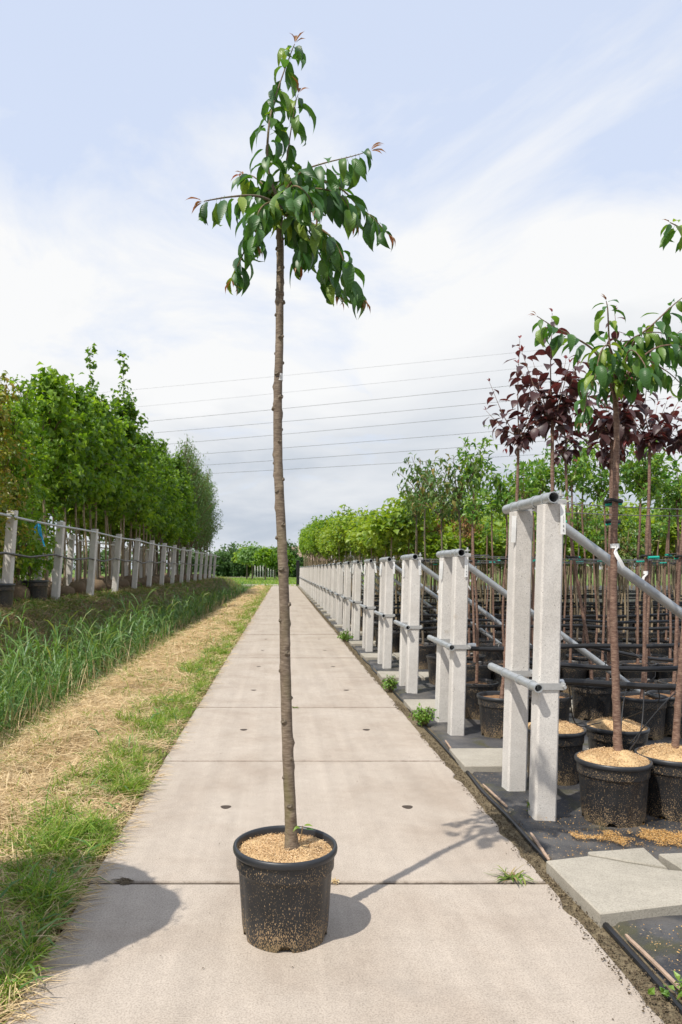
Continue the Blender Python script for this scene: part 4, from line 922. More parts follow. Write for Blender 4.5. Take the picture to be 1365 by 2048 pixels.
for n in range(1, 28):
    d0 = 3.97 + 2 * n; lim = .55 * d0 + .25
    for row, dy in enumerate((0, .70)):
        d = d0 + dy; x = 1.74 + (.02 if row else 0) + rr.uniform(-.02, .02); k = 0
        while x < lim:
            key = None
            if n <= 3: key = rr.choice(['lolly', 'thin', 'thin', 'thin', 'withered', 'bronze'] if n > 1 else ['thin', 'lolly', 'thin'])
            elif n <= 8: key = 'lime' if rr.random() < .8 else rr.choice(['catalpa', 'withered', 'catalpa', 'lime'])
            elif k < 3: key = 'fresh' if n > 13 else 'lime'
            if key is None: break
            if key == 'catalpa' and k < 2: key = 'lime'
            if d > 9 and rr.random() < .06: key = None
            if key and free(x, d):
                s = rr.uniform(.9, 1.05) * (.92 if n == 1 else 1) * (1 + .012 * max(0, n - 5))
                if n <= 3: s *= {'lolly': .95, 'bronze': .94, 'thin': .97, 'withered': .92}[key]
                elif n <= 6: s *= .86
                potted(key, rr.randrange(9), x, d, s, n <= 4, None, LBL[key][0].replace(' in the rows behind the posts', '').replace(' towards the far end of the beds', '') + f', in the pot row of the {ORD[n]} post pair' if n < 12 else None); want(key); OCC.append((x, d))
                if k == 0 and 2 <= n <= 11: stem_tag([c_ for c_ in LAST.children if c_.name.startswith('trunk')][0], (0, 0, 1.52 + .06 * (n % 3)), math.radians(-75 + 50 * (n % 4)), .012)
            x += rr.uniform(.39, .46) if n > 1 else .42; k += 1
# the far rest of the beds reads as one mass
def far_mass():
    rng = np.random.default_rng(12); parts = []; ct, tt = [], MB()
    for n in range(9, 28):
        for dy in (0, .7):
            d = 3.97 + 2 * n + dy; x = 1.74 + 3 * .43 + .1; lim = min(.55 * d + 1.0, 26)
            while x < lim:
                key = 'fresh' if n > 13 else 'lime'; h = rng.uniform(2.6, 3.1) if key == 'lime' else rng.uniform(3.0, 3.7)
                ct.append((x, d, h)); tt.tube([(x, d, .2), (x + rng.normal(0, .02), d, h * .5), (x, d, h - .4)], [.018, .015, .008], 4, False); x += rng.uniform(.55, .8) + .012 * d
    P_ = []
    for x, d, h in ct:
        m = 85; q = rng.normal(0, 1, (m, 3)); q = q / np.linalg.norm(q, axis=1, keepdims=True) * (rng.random((m, 1)) ** .4); P_.append(q * [.5, .5, .42] + [x, d, h - .45])
    p = np.concatenate(P_); n = len(p); V, t = leaf_cloud(p, unit(rng.normal(0, .7, (n, 3)) + [0, 0, -.3]), unit(rng.normal(0, .45, (n, 3)) + [0, 0, 1.0]), rng.uniform(.12, .22, n), .8, .25, .2)
    o = place('distant_tree_rows', npmesh('distant_tree_rows', V, [t], M['leaf_lime'], False)); tag(o, 'leafy mass of many more potted trees deep inside the beds', 'trees', kind='stuff')
    s = tt.build('stems', M['bark_tan'], o); s['kind'] = 'stuff'
far_mass()

# drip tubes near the front pots
def drip(a, b, c, parent):
    MB().tube(smooth_path([a, b, c], 12), .0035, 5).build('drip_tube', M['hose'], parent)
H0 = HOSES[0]
for a, b, c in [((1.95, 4.15, .70), (1.90, 4.10, .95 - .4), (1.84, 3.99, .36)), ((2.05, 4.15, .70), (1.98, 4.05, .46), (1.86, 3.93, .38)), ((1.70, 4.15, .71), (1.62, 4.40, .62), (1.66, 4.62, .37)), ((2.12, 4.15, .70), (2.22, 4.35, .55), (2.16, 4.70, .38)), ((2.3, 4.15, .70), (2.1, 4.02, .62), (1.90, 4.0, .40)), ((1.62, 4.15, .71), (1.8, 4.5, .40), (2.05, 4.72, .36)), ((2.2, 4.14, .70), (2.35, 4.06, .45), (2.22, 4.04, .36))]:
    drip(a, b, c, H0)
for n in range(1, 4):
    for k in range(10):
        x = 1.75 + k * .37; d = 4.12 + 2 * n
        if x > .56 * d: break
        s = rr.choice((-1, 1)); drip((x, d, .70), (x + rr.uniform(-.2, .2), d + s * .12 - .05, rr.uniform(.45, .75)), (x + rr.uniform(-.15, .15), d - .12 + (s > 0) * .5, .33), HOSES[n])

def nzv_(x, y, s, o=0): return np.array([mnoise.noise(Vector((a * s, b * s, o))) for a, b in zip(x, y)])
M['sawdust'] = mat_leaf('orange_sawdust', [(.40, .21, .06), (.50, .28, .09), (.56, .35, .14), (.64, .45, .23)], (1, 1, .8), 'island', tmix=.03, rough=.95, spec=.1)
# spilled sawdust and little weeds on the fabric
def spill():
    rng = np.random.default_rng(9); n = 60000; x = rng.uniform(1.45, 2.6, n); y = rng.uniform(3.42, 3.86, n)
    yc = 3.66 - .10 * (x - 1.6) + .03 * np.sin(x * 7); f = .62 - np.abs(y - yc) / np.where(x > 1.62, .10, .05) * .5 + .55 * nzv_(x, y, 6, 3) + .3 * nzv_(x, y, 19, 1); k = f > .18 + .3 * rng.random(n); x, y = x[k], y[k]
    m = 1500; x = np.concatenate([x, rng.uniform(1.3, 2.4, m)]); y = np.concatenate([y, rng.normal(3.66, .20, m)]); m2 = 700
    x = np.concatenate([x, rng.uniform(1.3, 2.1, m2)]); y = np.concatenate([y, rng.uniform(2.3, 2.75, m2)]); n = len(x)
    base = np.stack([x, y, .014 + rng.random(n) * .008], 1)
    V, t = leaf_cloud(base, unit(rng.normal(0, 1, (n, 3)) * [1, 1, .3]), unit(rng.normal(0, .4, (n, 3)) + [0, 0, 1.0]), rng.uniform(.003, .0085, n), .6, .15, .1)
    o = place('spilled_sawdust', npmesh('spilled_sawdust', V, [t], M['sawdust'], False)); tag(o, 'orange tan sawdust spilled on black fabric in front of the mulched pots', 'sawdust', kind='stuff')
spill()
def weed(name, at, R, hgt, n, lsz, label, seed, mat='weed', cat='weed'):
    rng = np.random.default_rng(seed); t = empty(name, at, label, cat); mb = MB(); P_, D_ = [], []
    ns = max(4, n // 14)
    for k in range(ns):
        a = rng.uniform(0, 6.283); r = R * math.sqrt(rng.random()); hh = hgt * rng.uniform(.55, 1) * (1 - .5 * (r / R) ** 2); e = np.array([math.cos(a) * r, math.sin(a) * r, hh])
        mb.tube([Vector((e[0] * .2, e[1] * .2, -.01)), Vector((e[0] * .7, e[1] * .7, hh * .6)), Vector(e)], [.003, .0025, .0015], 5)
        m = n // ns; tt = rng.random((m, 1)); P_.append(e * (.35 + .65 * tt) + rng.normal(0, lsz * .4, (m, 3)) * [1, 1, .5]); D_.append(unit(rng.normal(0, 1, (m, 3)) + [0, 0, .1]))
    p = np.concatenate(P_); p[:, 2] = np.maximum(p[:, 2], .006); d = np.concatenate(D_); q = len(p)
    V, tr_ = leaf_cloud(p, d, unit(rng.normal(0, .4, (q, 3)) + [0, 0, 1.0]), lsz * rng.uniform(.6, 1.3, q), .6, .2, .25)
    mb.build('stems', M['twig'], t); f = place('foliage', npmesh('foliage', V, [tr_], M[mat], False), t); f['kind'] = 'stuff'
weed('weed_clump', G(848, 1450), .11, .20, 380, .036, 'bright green weed clump growing at the path edge beside second post pair', 71)
weed('weed_clump', G(781, 1382), .10, .20, 260, .036, 'green weed clump at the path edge beside the third post pair', 72)
weed('weed_clump', G(692, 1282), .16, .22, 220, .05, 'low green weeds creeping over the path edge farther along the post row', 73)
weed('weed_clump', G(1352, 1990), .06, .06, 40, .03, 'tiny green seedling in the soil gap near the loose lath', 74)
weed('weed_clump', G(1062, 1628), .05, .08, 60, .02, 'small dry weed sprig on the fabric edge at the tallest post foot', 75, 'bankgrass')
def tuft(at, n, Lr, label, seed, mat, spread=1.0, name='grass_tuft', flat=.25):
    rng = np.random.default_rng(seed); base = rng.normal(0, .014, (n, 3)) * [1, 1, 0] + [0, 0, .003]; a = rng.uniform(0, 6.283, n); d = unit(np.stack([np.cos(a) * spread, np.sin(a) * spread, rng.uniform(flat * .3, flat * 2.2, n)], 1))
    V, q, t = blades(base, d, rng.uniform(*Lr, n), rng.uniform(.004, .010, n), rng.uniform(.2, .7, n), rng)
    V[:, 2] = np.maximum(V[:, 2], .003)
    o = place(name, npmesh(name, V, [q, t], M[mat], False), None, at); tag(o, label, 'grass')
tuft(G(1022, 1758), 34, (.05, .13), 'half-dried grass tuft lying in the slab joint near the broken tile', 81, 'bankgrass')
tuft(G(1052, 1757), 7, (.05, .12), 'green leaf blades fallen on the slab joint near the broken tile', 82, 'grass')
tuft(G(672, 1765), 14, (.015, .035), 'tiny yellow grass tuft in the joint behind the large pot', 83, 'hay')
tuft(G(250, 1764), 60, (.012, .035), 'brown moss tuft in the shaded slab joint near the verge', 84, 'crumb', flat=.08)
tuft(G(590, 1416), 20, (.02, .05), 'tiny moss tuft in the third slab joint behind the large pot', 85, 'bankgrass')

# ------------------------------------------------------------------ verge: hay and grass, ditch reeds, bank
def tz(x, y):
    z = terrain_z(x, y); out = np.empty(len(x))
    for i, (a, b) in enumerate(zip(x, y)):
        k = .035 if a > -2.2 else .06
        out[i] = (wind(a, b) + k * mnoise.noise(Vector((a * 2.3, b * 2.3, 0))) + .5 * k * mnoise.noise(Vector((a * 7, b * 7, 2)))) if (-4.5 < a < -.88 and b < 60) else 0
    return z + out
def nzv(x, y, s, o=0): return np.array([mnoise.noise(Vector((a * s, b * s, o))) for a, b in zip(x, y)])
def build_verge():
    rng = np.random.default_rng(21)
    # distance sampling: dense close by
    def ys(n, y0, y1, p): u = rng.random(n); return (y0 ** (1 - p) + u * (y1 ** (1 - p) - y0 ** (1 - p))) ** (1 / (1 - p))
    # hay
    n = 95000; y = ys(n, 1.7, 60, 1.55); x = rng.uniform(-2.35, -.84, n); k = (nzv(x, y, 1.5, 3) + .5 * nzv(x, y, 5, 1) + np.where(x < -1.2, .34, .22) > -.16); x, y = x[k], y[k]; n = len(x)
    far = np.clip(y / 6, 1, 5); a = rng.uniform(0, 6.283, n); d = unit(np.stack([np.cos(a), np.sin(a), rng.normal(.06, .20, n)], 1))
    base = np.stack([x, y, tz(x, y) + rng.random(n) * .035], 1)
    V, q, t = blades(base, d, rng.uniform(.06, .20, n) * far ** .3, rng.uniform(.0022, .0045, n) * far ** .75, rng.uniform(0, .4, n), rng)
    m = V[:, 0] > -.80; V[m, 2] = np.maximum(V[m, 2], .004)
    o = place('dry_hay', npmesh('dry_hay', V, [q, t], M['hay'], False)); tag(o, 'mown dry hay lying over the verge between path and ditch', 'hay', kind='stuff')
    # green grass
    n = 120000; y = ys(n, 1.7, 60, 1.55); x = np.where(rng.random(n) < .45, -.85 - np.abs(rng.normal(0, .24, n)), rng.uniform(-2.35, -.85, n))
    g = nzv(x, y, 2.1, 7) + .9 * nzv(x, y, 7, 2) + .25 * rng.normal(0, 1, n); edge = np.clip((x + 1.38) * .75, -.24, .22); k = (g + edge > .27) & (x > -2.4); x, y = x[k], y[k]; n = len(x)
    far = np.clip(y / 6, 1, 5); hh = (.05 + .13 * np.clip(g[k] + edge[k] - .2, 0, 1)) * np.where(rng.random(n) < .05, 1.7, 1); a = rng.uniform(0, 6.283, n); tilt = rng.uniform(.15, .7, n)
    d = unit(np.stack([np.cos(a) * tilt, np.sin(a) * tilt, np.ones(n)], 1)); base = np.stack([x, y, tz(x, y) - .01], 1)
    V, q, t = blades(base, d, hh * rng.uniform(.5, 1.35, n), rng.uniform(.003, .006, n) * far ** .7, rng.uniform(.3, 1.3, n), rng)
    o = place('verge_grass', npmesh('verge_grass', V, [q, t], M['grass'], False)); tag(o, 'bright green grass tufts growing along the path edge of the verge', 'grass', kind='stuff')
    # a few broad blades at the near edge
    n = 260; y = ys(n, 1.7, 14, 1.5); x = -.86 - np.abs(rng.normal(0, .22, n)); a = rng.uniform(0, 6.283, n); d = unit(np.stack([np.cos(a) * .8, np.sin(a) * .8, np.ones(n)], 1))
    V, q, t = blades(np.stack([x, y, tz(x, y)], 1), d, rng.uniform(.12, .24, n), rng.uniform(.008, .016, n), rng.uniform(.4, 1.2, n), rng)
    o = place('broad_grass', npmesh('broad_grass', V, [q, t], M['reed'], False)); tag(o, 'broad grass blades among the green tufts at the verge', 'grass', kind='stuff')
    # bank grass (far side of the ditch and ditch flanks)
    n = 60000; y = ys(n, 5, 60, 1.25); x = rng.uniform(-4.3, -2.1, n); g = nzv(x, y, 1.3, 5); k = (g > -.35) & ~((x > -3.1) & (x < -2.5)); x, y, g = x[k], y[k], g[k]; n = len(x)
    far = np.clip(y / 8, 1, 4); a = rng.uniform(0, 6.283, n); d = unit(np.stack([np.cos(a) * .7 + .25, np.sin(a) * .7, np.ones(n) * rng.uniform(.2, 1.1, n)], 1))
    V, q, t = blades(np.stack([x, y, tz(x, y) - .01], 1), d, rng.uniform(.10, .26, n), rng.uniform(.004, .008, n) * far ** .6, rng.uniform(.3, 1.2, n), rng)
    o = place('bank_grass', npmesh('bank_grass', V, [q, t], M['bankgrass'], False)); tag(o, 'half-dry green and brown grass on the far bank of the ditch', 'grass', kind='stuff')
    # dry straw lying on the bank top
    n = 16000; y = ys(n, 6, 45, 1.4); x = rng.uniform(-4.3, -3.2, n); k = nzv(x, y, 1.1, 8) > -.08; x, y = x[k], y[k]; n = len(x); a = rng.uniform(0, 6.283, n)
    V, q, t = blades(np.stack([x, y, tz(x, y) + .01 + rng.random(n) * .04], 1), unit(np.stack([np.cos(a), np.sin(a), rng.normal(.1, .3, n)], 1)), rng.uniform(.12, .35, n), rng.uniform(.004, .008, n) * np.clip(y / 9, 1, 3), rng.uniform(0, .5, n), rng)
    o = place('bank_straw', npmesh('bank_straw', V, [q, t], M['straw'], False)); tag(o, 'dull brown straw lying on the top of the far ditch bank', 'straw', kind='stuff')
    # reeds
    n = 1750; y = ys(n, 4.2, 58, 1.40); x = rng.normal(-2.78, .26, n); x = np.clip(x, -3.35, -2.28); z = np.maximum(tz(x, y), -.45)
    hh = rng.uniform(.40, 1.12, n) * (1 - .35 * np.clip((y - 14) / 30, 0, 1)); far = np.clip(y / 8, 1, 4)
    lean = np.stack([rng.normal(.02, .13, n), rng.normal(0, .13, n), np.ones(n)], 1); lean = unit(lean)
    parts = []
    V, q, t = blades(np.stack([x, y, z], 1), lean, hh * 1.05, .007 * far ** .5 * np.ones(n), .06 * np.ones(n), rng); parts.append((V, q, t))
    for k in range(5):
        f = rng.uniform(.18, .95, n); base = np.stack([x, y, z], 1) + lean * (hh * f)[:, None]; a = rng.uniform(0, 6.283, n)
        d = unit(np.stack([np.cos(a) * .62, np.sin(a) * .62, np.ones(n)], 1)); V, q, t = blades(base, d, rng.uniform(.18, .42, n), rng.uniform(.008, .016, n) * far ** .45, rng.uniform(.2, 1.1, n), rng); parts.append((V, q, t))
    V, q, t = merge(parts); o = place('reeds', npmesh('reeds', V, [q, t], M['reed'], False)); tag(o, 'dense green reeds standing in the ditch', 'reeds', kind='stuff')
    # old reed stubble, pale upright
    n = 2600; y = ys(n, 4.2, 40, 1.4); x = np.clip(rng.normal(-2.6, .2, n), -3.2, -2.2); V, q, t = blades(np.stack([x, y, np.maximum(tz(x, y), -.45)], 1), unit(np.stack([rng.normal(0, .2, n), rng.normal(0, .2, n), np.ones(n)], 1)), rng.uniform(.2, .6, n), rng.uniform(.004, .008, n) * np.clip(y / 8, 1, 3) ** .5, .1 * np.ones(n), rng)
    o = place('reed_stubble', npmesh('reed_stubble', V, [q, t], M['hay'], False)); tag(o, 'pale dead reed stalks among the green reeds', 'reeds', kind='stuff')
    # far lawn
    n = 14000; y = rng.uniform(57, 112, n); x = rng.uniform(-.30, .05, n) * y * 1.1; k = ~((y > 60.2) & (y < 64.4) & (x > -14.2)); x, y = x[k], y[k]; n = len(x); a = rng.uniform(0, 6.283, n)
    V, q, t = blades(np.stack([x, y, terrain_z(x, y) - .02], 1), unit(np.stack([np.cos(a) * .5, np.sin(a) * .5, np.ones(n)], 1)), rng.uniform(.12, .35, n), rng.uniform(.03, .06, n), rng.uniform(.2, 1, n), rng)
    o = place('lawn_grass', npmesh('lawn_grass', V, [q, t], M['grass'], False)); tag(o, 'long grass of the lawn beyond the end of the path', 'grass', kind='stuff')
build_verge()
# the one big leaning reed with its plume of leaves
def big_reed():
    rng = np.random.default_rng(5); a, b = P(140, 1365, 8.3), P(272, 1235, 7.6); pts = smooth_path([a, a.lerp(b, .5) + Vector((0, 0, .04)), b], 12); m = MB().tube(pts, [.006 * (1 - .6 * i / 11) for i in range(12)], 6)
    a.z = -.3; t = empty('tall_reed', (0, 0, 0), 'tallest reed leaning over the ditch towards the path, with long drooping leaves', 'reed'); m.build('stalk', M['reed'], t)
    n = 16; f = rng.uniform(.3, 1, n); base = np.array([pts[int(q * 11)] for q in f]); ang = rng.uniform(-.9, .9, n); d = unit(np.stack([np.cos(ang) * .8, rng.normal(0, .3, n), np.sin(ang) + .5], 1))
    V, q, tt = blades(base, d, rng.uniform(.2, .42, n), rng.uniform(.012, .02, n), rng.uniform(.3, 1, n), rng); place('leaves', npmesh('leaves', V, [q, tt], M['reed'], False), t)
    low = smooth_path([Vector((a.x - .12, a.y + .1, -.42)), Vector(pts[0])], 4); MB().tube(low, .006, 6).build('stalk', M['reed'], t)
big_reed()
# ball-headed stand-in tree, added out of view at left to cast the slab shadow
shadow_caster = empty('potted_tree', (-1.66, 2.17, 0), 'unseen ball-headed stand-in in black pot, added to throw the round shadow on the slabs', 'tree')
add_pot(shadow_caster, None, True); place('trunk', stem_mesh(3, 1.45, .016, .013, M['bark_dark']), shadow_caster)
def caster_crown():
    mb = MB(); nu, nv = 28, 18; V = []
    for i in range(nv + 1):
        for k in range(nu):
            ph = math.pi * i / nv; th = 6.283 * k / nu; q = Vector((math.sin(ph) * math.cos(th), math.sin(ph) * math.sin(th), math.cos(ph))); r = .455 * (1 + .22 * mnoise.noise(q * 1.6 + Vector((3, 1, 2)))); V.append(q * r + Vector((0, 0, 1.62)))
    Fc = [(i * nu + k, (i + 1) * nu + k, (i + 1) * nu + (k + 1) % nu, i * nu + (k + 1) % nu) for i in range(nv) for k in range(nu)]
    c = mb.add(V, Fc).build('crown', mat_plain('caster_foliage', (.05, .11, .03), .7, 0, .3, .5, 40, 1.0), shadow_caster)
    rng = np.random.default_rng(2); p = np.array(V)[rng.integers(0, len(V), 2600)] + rng.normal(0, .012, (2600, 3)); d = unit(p - [0, 0, 1.62] + rng.normal(0, .25, (2600, 3)))
    Vv, t = leaf_cloud(p, d, unit(rng.normal(0, .6, (2600, 3)) + [0, 0, 1.0]), rng.uniform(.012, .024, 2600), .5); f = place('foliage', npmesh('foliage', Vv, [t], M['leaf_small'], False), c); f['kind'] = 'stuff'
caster_crown()

# ------------------------------------------------------------------ left plot: posts, rails, rows of tall trees
LX, LS, LD0, LG = -4.13, 2.35, 10.97, .76
lpost = post_data(1.46, .115, .135, 'concrete_post')
LP = []
for i in range(-1, 15):
    y = LD0 + LS * i
    t = place('concrete_post', lpost, None, (LX + random.uniform(-.02, .02), y, LG), (0, 0, random.uniform(-.04, .04)), (1, 1, 1 + random.uniform(-.02, .02)))
    LP.append(t)
    tag(t, 'pale concrete post with the black pot standing behind it, on the ditch bank' if i == 1 else ('first pale concrete post on the ditch bank, with a cut-off pot at its foot' if i < 1 else f'pale concrete post on the ditch bank, {ORD[i - 1]} counting from the one before the black pot'), 'post', 'posts along the left plot')
for nm, dx, z, r, mat, lab in (('rail', .165, LG + 1.36, .020, 'galv', 'grey steel rail tied along the tops of the left concrete posts'),):
    pts = [(LX + dx + .012 * math.sin(k * 1.3), LD0 + LS * (k / 3 - 1.2), z + .012 * math.sin(k * .9)) for k in range(0, 50)]
    o = MB().tube(pts, r, 8).build('steel_rail', M[mat]); tag(o, lab, 'rail')
pts = [(LX + .13 + .02 * math.sin(k * 1.9), LD0 + LS * (k / 4 - 1.2), LG + .80 + .03 * math.cos(k * math.pi / 2) - .015 * math.sin(k * .63)) for k in range(0, 66)]
o = MB().tube(pts, .019, 8).build('irrigation_hose', M['hose']); tag(o, 'black irrigation hose running along the middle of the left concrete posts', 'hose')
for i, dx in enumerate((-1.2, -2.3)):
    o = MB().tube([(LX + dx, 9, LG + 1.36), (LX + dx + .02, 20, LG + 1.34), (LX + dx, 44, LG + 1.36)], .022, 8).build('steel_rail', M['paint']); tag(o, ['pale rail between first and second rows of left trees', 'pale rail farther in between the second and third rows of left trees'][i], 'rail')
    for k in range(14): tag(place('concrete_post', lpost, None, (LX + dx - .12, LD0 + LS * k + .6, LG)), 'pale concrete post half hidden among the left trees behind the front row', 'post', 'inner posts of the left plot')
# blue ribbon
m = MB(); a = Vector((LX + .14, 12.05, LG + 1.36))
for k, (dx, dz) in enumerate(((-.05, -.20), (.03, -.24), (.09, -.40))):
    q = smooth_path([a, a + Vector((dx * .8 - .03, -.03, dz * .5)), a + Vector((dx, -.02, dz))], 8); V = []
    for p in q: V += [p + Vector((-.012, 0, 0)), p + Vector((.012, .004, 0))]
    m.add(V, [(2 * i, 2 * i + 1, 2 * i + 3, 2 * i + 2) for i in range(7)])
tag(m.build('blue_ribbon', M['ribbon']), 'blue ribbon knotted to the left rail', 'ribbon')
def rootball():
    mb = MB(); nu, nv = 20, 10; V = []
    for i in range(nv + 1):
        for k in range(nu):
            ph = math.pi * i / nv; th = 6.283 * k / nu; q = Vector((math.sin(ph) * math.cos(th), math.sin(ph) * math.sin(th), math.cos(ph))); r = 1 + .12 * mnoise.noise(q * 3) + .05 * mnoise.noise(q * 9); V.append((q.x * .22 * r, q.y * .22 * r, .16 + q.z * .18 * r))
    return mb.add(V, [(i * nu + k, (i + 1) * nu + k, (i + 1) * nu + (k + 1) % nu, i * nu + (k + 1) % nu) for i in range(nv) for k in range(nu)]).data('root_ball', M['burlap'])
ROOT = rootball()
LK = {}
def left_kind(key, variants):
    LK[key] = []
    for i, (h, z0, R, nb, per, lsz, wr, mat, bark, kw) in enumerate(variants):
        c, tw = cloud_crown(300 + i * 13 + len(key) * 3, z0, h, R, nb, per, lsz, wr, mat, shape='column', clump=kw.get('clump', .085), leafdrop=kw.get('drop', .35), dirz=kw.get('dirz', (.3, 1.1)), topf=kw.get('topf', .85))
        LK[key].append((c, tw, stem_mesh(70 + i, h * .8, .034, .012, bark, .05, .1)))
left_kind('yellow', [(3.75, .35, .66, 34, 46, .115, .55, M['leaf_yellow'], M['bark_dark'], {}), (3.5, .3, .64, 32, 46, .115, .55, M['leaf_yellow'], M['bark_dark'], {})])
left_kind('feathered', [(3.6, .25, .66, 38, 46, .12, .6, M['leaf_fresh'], M['bark_dark'], {}), (4.1, .3, .64, 40, 46, .12, .6, M['leaf_fresh'], M['bark_dark'], {}), (3.4, .25, .64, 36, 46, .12, .6, M['leaf_maple'], M['bark_dark'], {})])
left_kind('maple', [(4.6, 2.0, .76, 32, 48, .15, .85, M['leaf_maple'], M['bark_tan'], {}), (5.0, 2.1, .72, 32, 48, .15, .85, M['leaf_maple'], M['bark_tan'], {}), (4.3, 1.9, .78, 32, 48, .145, .85, M['leaf_fresh'], M['bark_tan'], {})])
left_kind('spire', [(6.1, 2.0, .80, 40, 46, .145, .85, M['leaf_maple'], M['bark_tan'], {'topf': .60})])
left_kind('lush', [(4.7, 1.6, .80, 36, 52, .145, .8, M['leaf_fresh'], M['bark_dark'], {}), (5.2, 1.7, .82, 38, 52, .145, .8, M['leaf_maple'], M['bark_dark'], {})])
left_kind('birch', [(6.0, 1.6, 1.05, 54, 52, .13, .35, M['leaf_birch'], M['bark_dark'], {'clump': .12, 'drop': .5, 'dirz': (1.2, 2.2)}), (5.5, 1.5, 1.0, 52, 52, .13, .35, M['leaf_birch'], M['bark_dark'], {'clump': .12, 'drop': .5, 'dirz': (1.2, 2.2)})])
LLAB = {'yellow': 'yellowish green bushy tree of the left plot', 'feathered': 'tree leafy down to the ground behind left posts', 'maple': 'maple with bare stem and broad green crown',
        'lush': 'dense tree with full green crown', 'birch': 'tall fine-leaved grey green tree'}
ltc = 0
def left_tree(key, x, y, s, label=None):
    global ltc
    c, tw, st = LK[key][ltc % len(LK[key])]; ltc += 1; r3 = random.Random(ltc)
    t = empty('nursery_tree', (x, y, LG), label or (LLAB[key] + (f', behind the {ORD[min(13, max(0, round((y - LD0) / LS)))]} left post' if x > LX - .9 else ', in the inner rows')), 'tree', None if label else {'yellow': 'yellowish trees', 'feathered': 'trees leafy to the ground', 'maple': 'maples of the left rows', 'lush': 'full-crowned trees', 'birch': 'fine-leaved trees'}[key], r3.uniform(0, 6.28))
    t.scale = (s,) * 3
    place('trunk', st, t, rot=(r3.uniform(-.03, .03), r3.uniform(-.03, .03), 0)); cr = place('crown', c, t, rot=(r3.uniform(-.03, .03), r3.uniform(-.03, .03), 0)); cr['kind'] = 'stuff'; q_ = place('twigs', tw, cr); q_['kind'] = 'stuff'
    place('root_ball', ROOT, t, (0, 0, -.02), (0, 0, r3.uniform(0, 6)), (1, 1, r3.uniform(.85, 1.1)))
rl = random.Random(17)
for row, dx in enumerate((-.42, -1.6, -3.0)):
    y = [9.9, 11.5, 14.2][row]
    while y < 45.5:
        if y < 11.9 and row == 0: key = 'yellow'
        elif y < (14.2 if row == 0 else 17.5): key = 'feathered' if row != 2 else 'yellow'
        elif y < 25.5: key = 'maple'
        elif y < 35: key = 'lush'
        else: key = 'birch'
        s = rl.uniform(.90, 1.06) * (1 + .03 * row)
        left_tree(key, LX + dx + rl.uniform(-.08, .08), y, s)
        y += rl.uniform(.72, .98) * (1.0 if row == 0 else 1.35) * (1.25 if key == 'birch' else 1)
left_tree('spire', LX - .55, 18.05, .99, 'maple with the tall slender leading shoot, standing before the other spired maple'); left_tree('spire', LX - .60, 22.7, 1.2, 'second spired maple, its long leader rising behind the first one')
bp = empty('plant_pot', (LX - .18, LD0 + LS - .55, LG - .02), 'large empty-looking black pot on the ditch bank among root balls', 'pot'); add_pot(bp, None, True, 0, 1.25)
bp2 = empty('plant_pot', (LX + .02, LD0 - .35, LG - .02), 'black pot at the foot of the first left post, partly cut off', 'pot'); add_pot(bp2, None, True, 1, 1.2)

# ------------------------------------------------------------------ background beyond the path
def far_tree(px, d, top_y, width_px, base_y=None, shape='ball', z0f=.25, mat='leaf_far', label='', group=None, name='background_tree', seed=0, dens=1.0):
    s = d / F; x = (px - CX) * s; h = H + (CY - top_y) * s; R = width_px * s / 2; z0 = h * z0f; lsz = .0042 * d
    n = int(46 * dens); c, tw = cloud_crown(500 + seed, z0, h, R, n, 46, lsz, .8, M[mat], shape=shape, clump=R * .17, leafdrop=.2)
    t = empty(name, (x, d, -.03), label, 'tree' if 'tree' in name else 'bush', group); place('crown', c, t)['kind'] = 'stuff'
    pts = [Vector((0, 0, 0)), Vector((.02 * R, 0, h * .4)), Vector((0, 0, h * .8))]; MB().tube(pts, [.035 * R + .05, .03 * R + .04, .02], 8).build('trunk', M['bark_dark'], t); return t
far_tree(505, 92, 1099, 58, shape='umbrella', z0f=.50, mat='leaf_catalpa', label='lime green umbrella-shaped tree on the lawn beyond the path, with slim dark trunk', seed=1, name='umbrella_tree')
far_tree(494, 97, 1101, 46, shape='umbrella', z0f=.45, mat='leaf_lime', label='drooping lime green tree just behind the umbrella-shaped tree', seed=2, name='umbrella_tree')
far_tree(531, 90, 1103, 46, shape='umbrella', z0f=.50, mat='leaf_fresh', label='lime green low umbrella tree beside the tall cherry stem', seed=3, name='umbrella_tree')
far_tree(550, 100, 1093, 44, mat='leaf_maple', z0f=.42, label='round dark green tree behind the cherry stem', seed=4)
far_tree(497, 128, 1088, 52, mat='leaf_maple', z0f=.15, label='dark bushy tree behind the umbrella-shaped trees', seed=5)
far_tree(584, 150, 1081, 30, mat='leaf_far', z0f=.15, label='rounded tall tree standing before the house roof', seed=6)
far_tree(573, 120, 1099, 26, mat='leaf_maple', z0f=.1, label='dark green tree between cherry stem and the rounded tall tree', seed=16)
far_tree(460, 190, 1086, 50, mat='leaf_far', z0f=.1, label='greyish distant tree above the hedge bushes', seed=7)
for i, (px, ty, w) in enumerate(((437, 1101, 26), (449, 1105, 24), (462, 1100, 28), (476, 1107, 26), (489, 1110, 24), (520, 1112, 30), (538, 1115, 28), (560, 1116, 26), (578, 1113, 26), (592, 1115, 22), (606, 1112, 22))):
    far_tree(px, 125 + (i % 3) * 4, ty, w, mat='leaf_hedge', z0f=.04, label='rounded green bush in the hedge line beyond the lawn', group='hedge bushes beyond the lawn', name='hedge_bush', seed=20 + i, dens=.8)
for i in range(26):
    px = -140 + i * 62 + (i % 3) * 9
    if 430 < px < 640: continue
    far_tree(px, 190 + (i % 4) * 12, 1098 - (i % 3) * 5, 74, mat='leaf_far', z0f=.05, label='distant tree of the wood on the horizon behind the nursery', group='distant trees on the horizon', seed=60 + i, dens=.8)
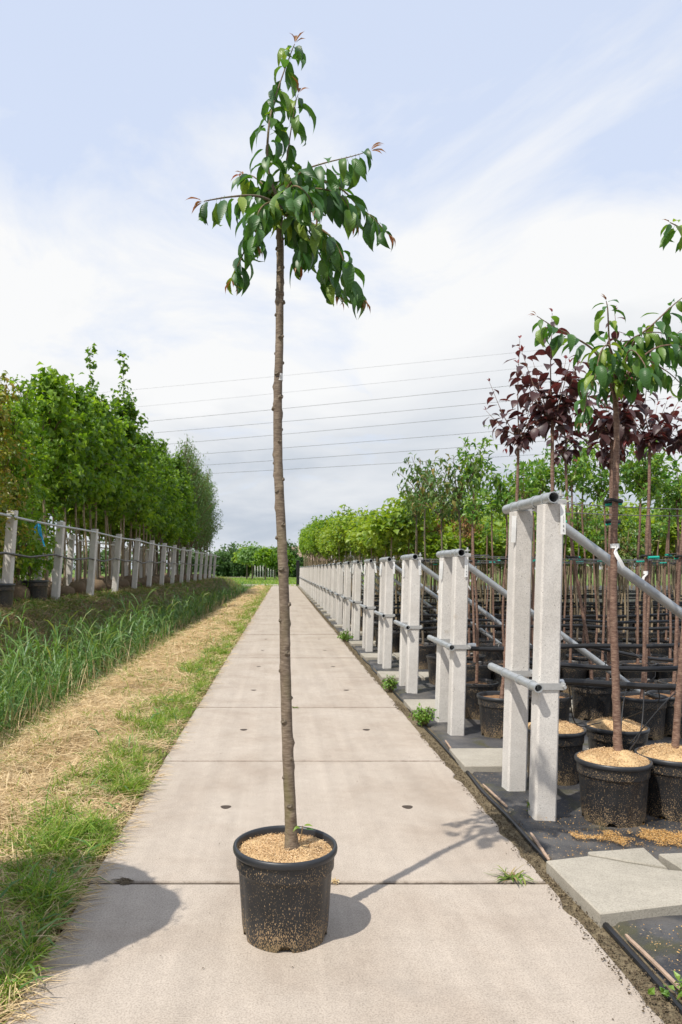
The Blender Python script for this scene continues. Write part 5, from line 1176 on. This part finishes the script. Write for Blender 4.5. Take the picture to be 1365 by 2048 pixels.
for i in range(9):
    x = P(505 + i * 5.2, 1140, 112).x; o = place('fence_post', MB().prism([(-.06, -.06), (.06, -.06), (.06, .06), (-.06, .06)], -.05, 1.9, .03).data('fence_post', M['post'], False), None, (x, 112 + i * .4, 0)); tag(o, 'pale far fence post below the umbrella-shaped trees', 'post', 'far fence posts')
def house():
    t = empty('house', (P(606, 1140, 175).x, 175, 0), 'house with brown tiled roof far behind the post row', 'house'); MB().box(-4, 6, 0, 8, -.1, 3.6).build('wall', M['brick'], t, False)
    r = MB().add([(-4.4, -.5, 3.4), (6.4, -.5, 3.4), (6.4, 4, 6.9), (-4.4, 4, 6.9), (-4.4, 8.5, 3.4), (6.4, 8.5, 3.4), (-4.4, -.5, 3.2), (6.4, -.5, 3.2), (-4.4, 8.5, 3.2), (6.4, 8.5, 3.2)], [(0, 1, 2, 3), (3, 2, 5, 4), (6, 7, 1, 0), (4, 5, 9, 8), (0, 3, 4, 8, 6), (1, 7, 9, 5, 2), (6, 8, 9, 7)]).build('roof', M['roof'], t, False)
    MB().box(3.6, 4.4, 3.6, 4.4, 6.4, 7.6).build('chimney', M['brick'], r, False)
    for x in (-2.4, 1.6, 4.0):
        w = MB().box(x, x + 1.3, -.06, .04, 1.0, 2.4).build('window', M['paint'], t, False); MB().box(x + .1, x + 1.2, -.075, -.05, 1.1, 2.3).build('pane', M['glass'], w, False)
    MB().box(-.4, .6, -.06, .04, -.05, 2.2).build('door', M['blackpost'], t, False)
house()

# ------------------------------------------------------------------ power lines across the sky
WL = [(770, 700), (805, 732), (836, 765), (860, 795), (885, 820), (909, 853), (931, 880), (947, 905)]
for i, (yl, yr) in enumerate(WL):
    za = 1.35 + (CY - yl) * .0784; A = P(300, yl, 115.0); Bz = za; db = (za - H) * F / (CY - yr); Bp = P(1000, yr, db)
    dirv = (Bp - A); A2 = A - dirv * .9; B2_ = Bp + dirv * 1.1
    w = MB().tube(sagline(A2, B2_, 0.6, 16), .024 if i > 1 else .013, 5).build('power_line', M['wire']); tag(w, 'thin overhead power line crossing the cloudy sky', 'power line', 'overhead power lines')
